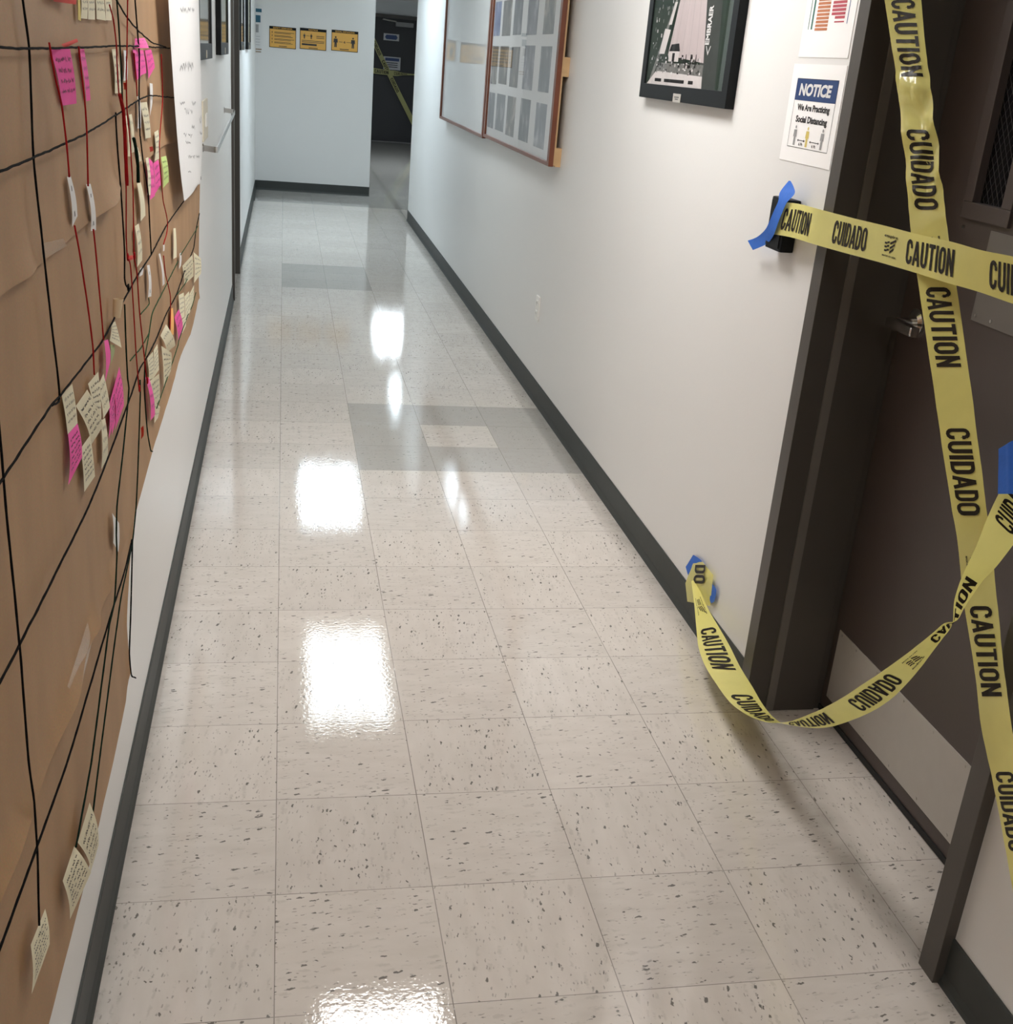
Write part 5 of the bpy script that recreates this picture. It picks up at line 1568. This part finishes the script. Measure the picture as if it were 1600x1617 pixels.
M['page'] = page_mat('faded_grey_photo', (0.11, 0.115, 0.125), (0.16, 0.165, 0.18), (0.36, 0.36, 0.37), 1.0)
M['page_blue'] = page_mat('faded_blue_photo', (0.09, 0.12, 0.26), (0.15, 0.19, 0.36), (0.6, 0.62, 0.7), 2.0)
M['page_warm'] = page_mat('faded_warm_photo', (0.10, 0.10, 0.105), (0.17, 0.16, 0.15), (0.42, 0.38, 0.34), 3.0)
M['page_pale'] = page_mat('faded_pale_photo', (0.14, 0.14, 0.16), (0.24, 0.24, 0.27), (0.55, 0.55, 0.56), 4.0)
cols = [(5.295, 5.50), (4.965, 5.235), (4.655, 4.900), (4.270, 4.530), (3.890, 4.140)]
rws = [(1.168, 1.372), (1.412, 1.618), (1.664, 1.850), (1.905, 2.10)]
rng = random.Random(5)
for r, (za, zb) in enumerate(rws):
    for c_, (ya, yb) in enumerate(cols):
        mt = rng.choice(['page', 'page_warm', 'page_warm', 'page_pale', 'page'])
        if (r, c_) in ((2, 0),):
            mt = 'page_blue'
        mb = MB().box(1.1772, 1.1779, ya + rng.uniform(0, 0.012), yb - rng.uniform(0, 0.012), za + rng.uniform(0, 0.008), zb - rng.uniform(0, 0.008))
        o = mb.build('photo_page', M[mt], case)
MB().quad((1.1715, 3.745, 1.128), (1.1715, 3.745, 2.16), (1.1715, 5.515, 2.16), (1.1715, 5.515, 1.128)).build('glass_pane', M['pane'], case)

# power outlet
t = empty('power_outlet', (WR, 3.89, 0.437))
tag(t, 'white power outlet plate low on the right wall', 'outlet')
MB().box(WR - 0.008, WR, 3.852, 3.924, 0.379, 0.495, bev=0.003).build('cover_plate', M['offwhite'], t)
for zz in (0.462, 0.412):
    s_ = MB().box(WR - 0.0105, WR - 0.004, 3.872, 3.904, zz - 0.014, zz + 0.014, bev=0.002).build('socket', M['offwhite'], t)
    MB().box(WR - 0.0109, WR - 0.0095, 3.880, 3.882, zz - 0.004, zz + 0.006).box(WR - 0.0109, WR - 0.0095, 3.894, 3.896, zz - 0.004, zz + 0.006).box(WR - 0.0109, WR - 0.0095, 3.8865, 3.8895, zz - 0.010, zz - 0.007).build('slot', M['black'], s_)

# ------------------------------------------------------------------ left wall: frames, rail, plate
def left_frame(label, y0, y1, z0, z1, mat_art):
    t = empty('picture_frame', (WL, (y0 + y1) / 2, z0))
    tag(t, label, 'picture frame', 'black picture frames along the left wall')
    x1 = WL + 0.024
    f = 0.055
    mb = MB()
    mb.box(WL, x1, y0, y1, z0, z0 + f, bev=0.002).box(WL, x1, y0, y1, z1 - f, z1, bev=0.002)
    mb.box(WL, x1, y0, y0 + f, z0 + f - 0.002, z1 - f + 0.002, bev=0.002).box(WL, x1, y1 - f, y1, z0 + f - 0.002, z1 - f + 0.002, bev=0.002)
    mb.build('frame', M['black'], t)
    MB().box(WL + 0.008, x1 - 0.006, y0 + f - 0.004, y1 - f + 0.004, z0 + f - 0.004, z1 - f + 0.004).build('picture', mat_art, t)
    MB().box(x1, x1 + 0.0012, (y0 + y1) / 2 - 0.03, (y0 + y1) / 2 + 0.03, z0 + 0.005, z0 + 0.032).build('label_plate', M['gold'], t)


M['art_a'] = simple('grey_print_under_glass', (0.20, 0.19, 0.17), 0.08, var=0.5, vscale=6)
M['art_b'] = simple('olive_print_under_glass', (0.20, 0.18, 0.10), 0.08, var=0.5, vscale=6)
left_frame('black picture frame half hidden by the white paper sheet', 2.80, 3.56, 1.449, 2.05, M['art_a'])
left_frame('black picture frame just before the doorway in the left wall', 4.27, 5.03, 1.455, 2.05, M['art_b'])
left_frame('black picture frame just past the doorway in the left wall', 6.90, 7.66, 1.466, 2.05, M['art_a'])
left_frame('black picture frame farthest down the left wall', 8.56, 9.34, 1.466, 2.05, M['art_b'])

t = empty('wall_rail', (WL, 4.1, 1.14))
tag(t, 'chrome rail bent out from the left wall beyond the white paper sheet', 'rail')
pts = [(WL, 3.25, 1.128)] + [(-0.262 + 0.012 * math.sin(a), 3.262 - 0.012 * math.cos(a), 1.124) for a in (0.0, 0.5, 1.0, math.pi / 2)]
P0 = [Vector(p) for p in pts]
P1 = [Vector((-0.25, 4.96, 1.176)), Vector((-0.256, 4.972, 1.178)), Vector((-0.262, 4.974, 1.178)), Vector((WL, 4.974, 1.182))]


def band(mb, pts, w, th):
    """flat bar with its width upright"""
    vs = []
    for i, p in enumerate(pts):
        d = (pts[min(i + 1, len(pts) - 1)] - pts[max(i - 1, 0)])
        d.z = 0
        d.normalize()
        nn = Vector((-d.y, d.x, 0))
        for s in ((-th, -w), (th, -w), (th, w), (-th, w)):
            vs.append(p + nn * s[0] + Vector((0, 0, s[1])))
    fs = [(i * 4 + j, i * 4 + (j + 1) % 4, i * 4 + 4 + (j + 1) % 4, i * 4 + 4 + j) for i in range(len(pts) - 1) for j in range(4)]
    fs += [(3, 2, 1, 0), tuple(len(vs) - 4 + j for j in range(4))]
    mb.add(vs, fs)


mb = MB()
band(mb, P0 + P1, 0.011, 0.0022)
mb.build('bent_bar', M['chrome'], t)
MB().cyl((WL, 3.25, 1.128), (1, 0, 0), 0.016, 0.004, 20).cyl((WL, 4.974, 1.182), (1, 0, 0), 0.016, 0.004, 20).build('mounting_disc', M['chrome'], t)

t = empty('switch_plate', (WL, 3.36, 1.22))
tag(t, 'beige wall plate beside the chrome rail on the left wall', 'wall plate')
MB().box(WL, WL + 0.007, 3.22, 3.50, 1.15, 1.30, bev=0.003).build('cover_plate', M['beige'], t)
MB().box(WL + 0.007, WL + 0.012, 3.32, 3.40, 1.20, 1.25, bev=0.002).build('switch', M['offwhite'], t)

# ------------------------------------------------------------------ far wall: amber signs and poster
def amber_sign(label, x0, x1, z0, z1, style):
    t = empty('amber_sign', (0.5 * (x0 + x1), 12.0, z0))
    tag(t, label, 'sign', 'amber signs on the far wall')
    MB().box(x0, x1, 11.9965, 12.0, z0, z1, bev=0.0008).build('panel', M['amber'], t)
    pl = Plane((x0, 11.9963, z0), (1, 0, 0), (0, 0, 1))
    w, h = x1 - x0, z1 - z0
    mb = MB()
    rect(mb, pl, 0, h * 0.87, w, h, 0.0003)
    frame_lines(mb, pl, 0.0, 0.0, w, h, 0.006, 0.0003)
    mb.build('header', M['black'], t)
    mb = MB()
    write(mb, pl, {'list': 'SAFETY REMINDER', 'pair': 'NOTICE', 'wide': 'SOCIAL DISTANCING'}[style], w * (0.14 if style != 'pair' else 0.33), h * 0.895, w * (0.86 if style != 'pair' else 0.67), h * 0.965, 0.0006, bold=0.02)
    mb.build('header_lettering', M['amber'], t)
    mb = MB()
    if style == 'list':
        for k in range(4):
            z = h * (0.72 - 0.155 * k)
            figure(mb, pl, w * 0.11, z - h * 0.05, h * 0.10, 0.0004)
            rect(mb, pl, w * 0.19, z, w * (0.93 - 0.12 * (k % 2)), z + h * 0.022, 0.0004)
            rect(mb, pl, w * 0.19, z - h * 0.045, w * (0.80 + 0.08 * (k % 2)), z - h * 0.025, 0.0004)
        rect(mb, pl, w * 0.36, h * 0.07, w * 0.66, h * 0.10, 0.0004)
    elif style == 'pair':
        figure(mb, pl, w * 0.17, h * 0.50, h * 0.25, 0.0004)
        figure(mb, pl, w * 0.43, h * 0.50, h * 0.25, 0.0004)
        rect(mb, pl, w * 0.24, h * 0.63, w * 0.36, h * 0.645, 0.0004)
        for z in (0.64, 0.56):
            rect(mb, pl, w * 0.62, h * z, w * 0.92, h * (z + 0.028), 0.0004)
        for z in (0.40, 0.33):
            rect(mb, pl, w * 0.08, h * z, w * 0.92, h * (z + 0.026), 0.0004)
        rect(mb, pl, w * 0.08, h * 0.19, w * 0.64, h * 0.275, 0.0004)
        rect(mb, pl, w * 0.34, h * 0.06, w * 0.68, h * 0.09, 0.0004)
    else:
        figure(mb, pl, w * 0.16, h * 0.18, h * 0.52, 0.0004)
        figure(mb, pl, w * 0.81, h * 0.18, h * 0.52, 0.0004)
        rect(mb, pl, w * 0.28, h * 0.435, w * 0.42, h * 0.455, 0.0004)
        rect(mb, pl, w * 0.56, h * 0.435, w * 0.72, h * 0.455, 0.0004)
        write(mb, pl, '6', w * 0.46, h * 0.39, w * 0.53, h * 0.50, 0.0004, bold=0.02)
        rect(mb, pl, w * 0.32, h * 0.08, w * 0.66, h * 0.115, 0.0004)
    mb.build('lettering', M['ink'], t)


amber_sign('leftmost amber sign on the far wall, with lines of text', -0.158, 0.124, 1.490, 1.702, 'list')
amber_sign('middle amber sign on the far wall, with two small figures', 0.164, 0.446, 1.500, 1.711, 'pair')
amber_sign('rightmost amber sign on the far wall, with two large figures', 0.500, 0.786, 1.510, 1.720, 'wide')

t = empty('poster', (-0.27, 12.0, 1.43))
tag(t, 'narrow pale poster with teal blocks at the left end of the far wall', 'poster')
MB().box(-0.300, -0.236, 11.998, 12.0, 1.425, 1.905).build('paper', M['white'], t)
pl = Plane((-0.300, 11.9978, 1.425), (1, 0, 0), (0, 0, 1))
mb = MB()
rect(mb, pl, 0, 0.40, 0.062, 0.435, 0.0004)
rect(mb, pl, 0, 0.30, 0.05, 0.37, 0.0004)
mb.build('teal_blocks', M['teal'], t)
mb = MB()
rect(mb, pl, 0, 0.20, 0.03, 0.28, 0.0004)
for k in range(4):
    rect(mb, pl, 0, 0.16 - k * 0.028, 0.045, 0.163 - k * 0.028, 0.0004)
mb.build('print', M['grey'], t)
mb = MB()
rect(mb, pl, 0, 0.028, 0.062, 0.040, 0.0004)
rect(mb, pl, 0, 0.004, 0.058, 0.014, 0.0004)
mb.build('brown_lines', M['brown'], t)

# signs on the dark rear door
t = empty('door_sign', (1.9, 20.99, 1.77))
tag(t, 'small blue and white sign high on the dark rear door', 'sign')
MB().box(1.765, 2.045, 20.986, 20.99, 1.755, 1.870).build('panel', M['palegrey'], t)
pl = Plane((1.765, 20.9858, 1.755), (1, 0, 0), (0, 0, 1))
mb = MB()
flat(mb, pl, [(0.05, 0.02), (0.23, 0.02), (0.255, 0.057), (0.23, 0.095), (0.05, 0.095), (0.025, 0.057)], 0.0005)
mb.build('blue_field', M['blue'], t)
t = empty('door_notice', (1.94, 20.99, 1.27))
tag(t, 'white notice with a blue header half under the tape on the dark rear door', 'sign')
MB().box(1.780, 2.090, 20.986, 20.99, 1.262, 1.482).build('panel', M['palegrey'], t)
pl = Plane((1.780, 20.9858, 1.262), (1, 0, 0), (0, 0, 1))
mb = MB()
rect(mb, pl, 0.03, 0.150, 0.285, 0.200, 0.0005)
mb.build('header', M['blue'], t)
mb = MB()
for z in (0.11, 0.075, 0.04):
    rect(mb, pl, 0.05, z, 0.26, z + 0.014, 0.0005)
mb.build('lettering', M['ink'], t)
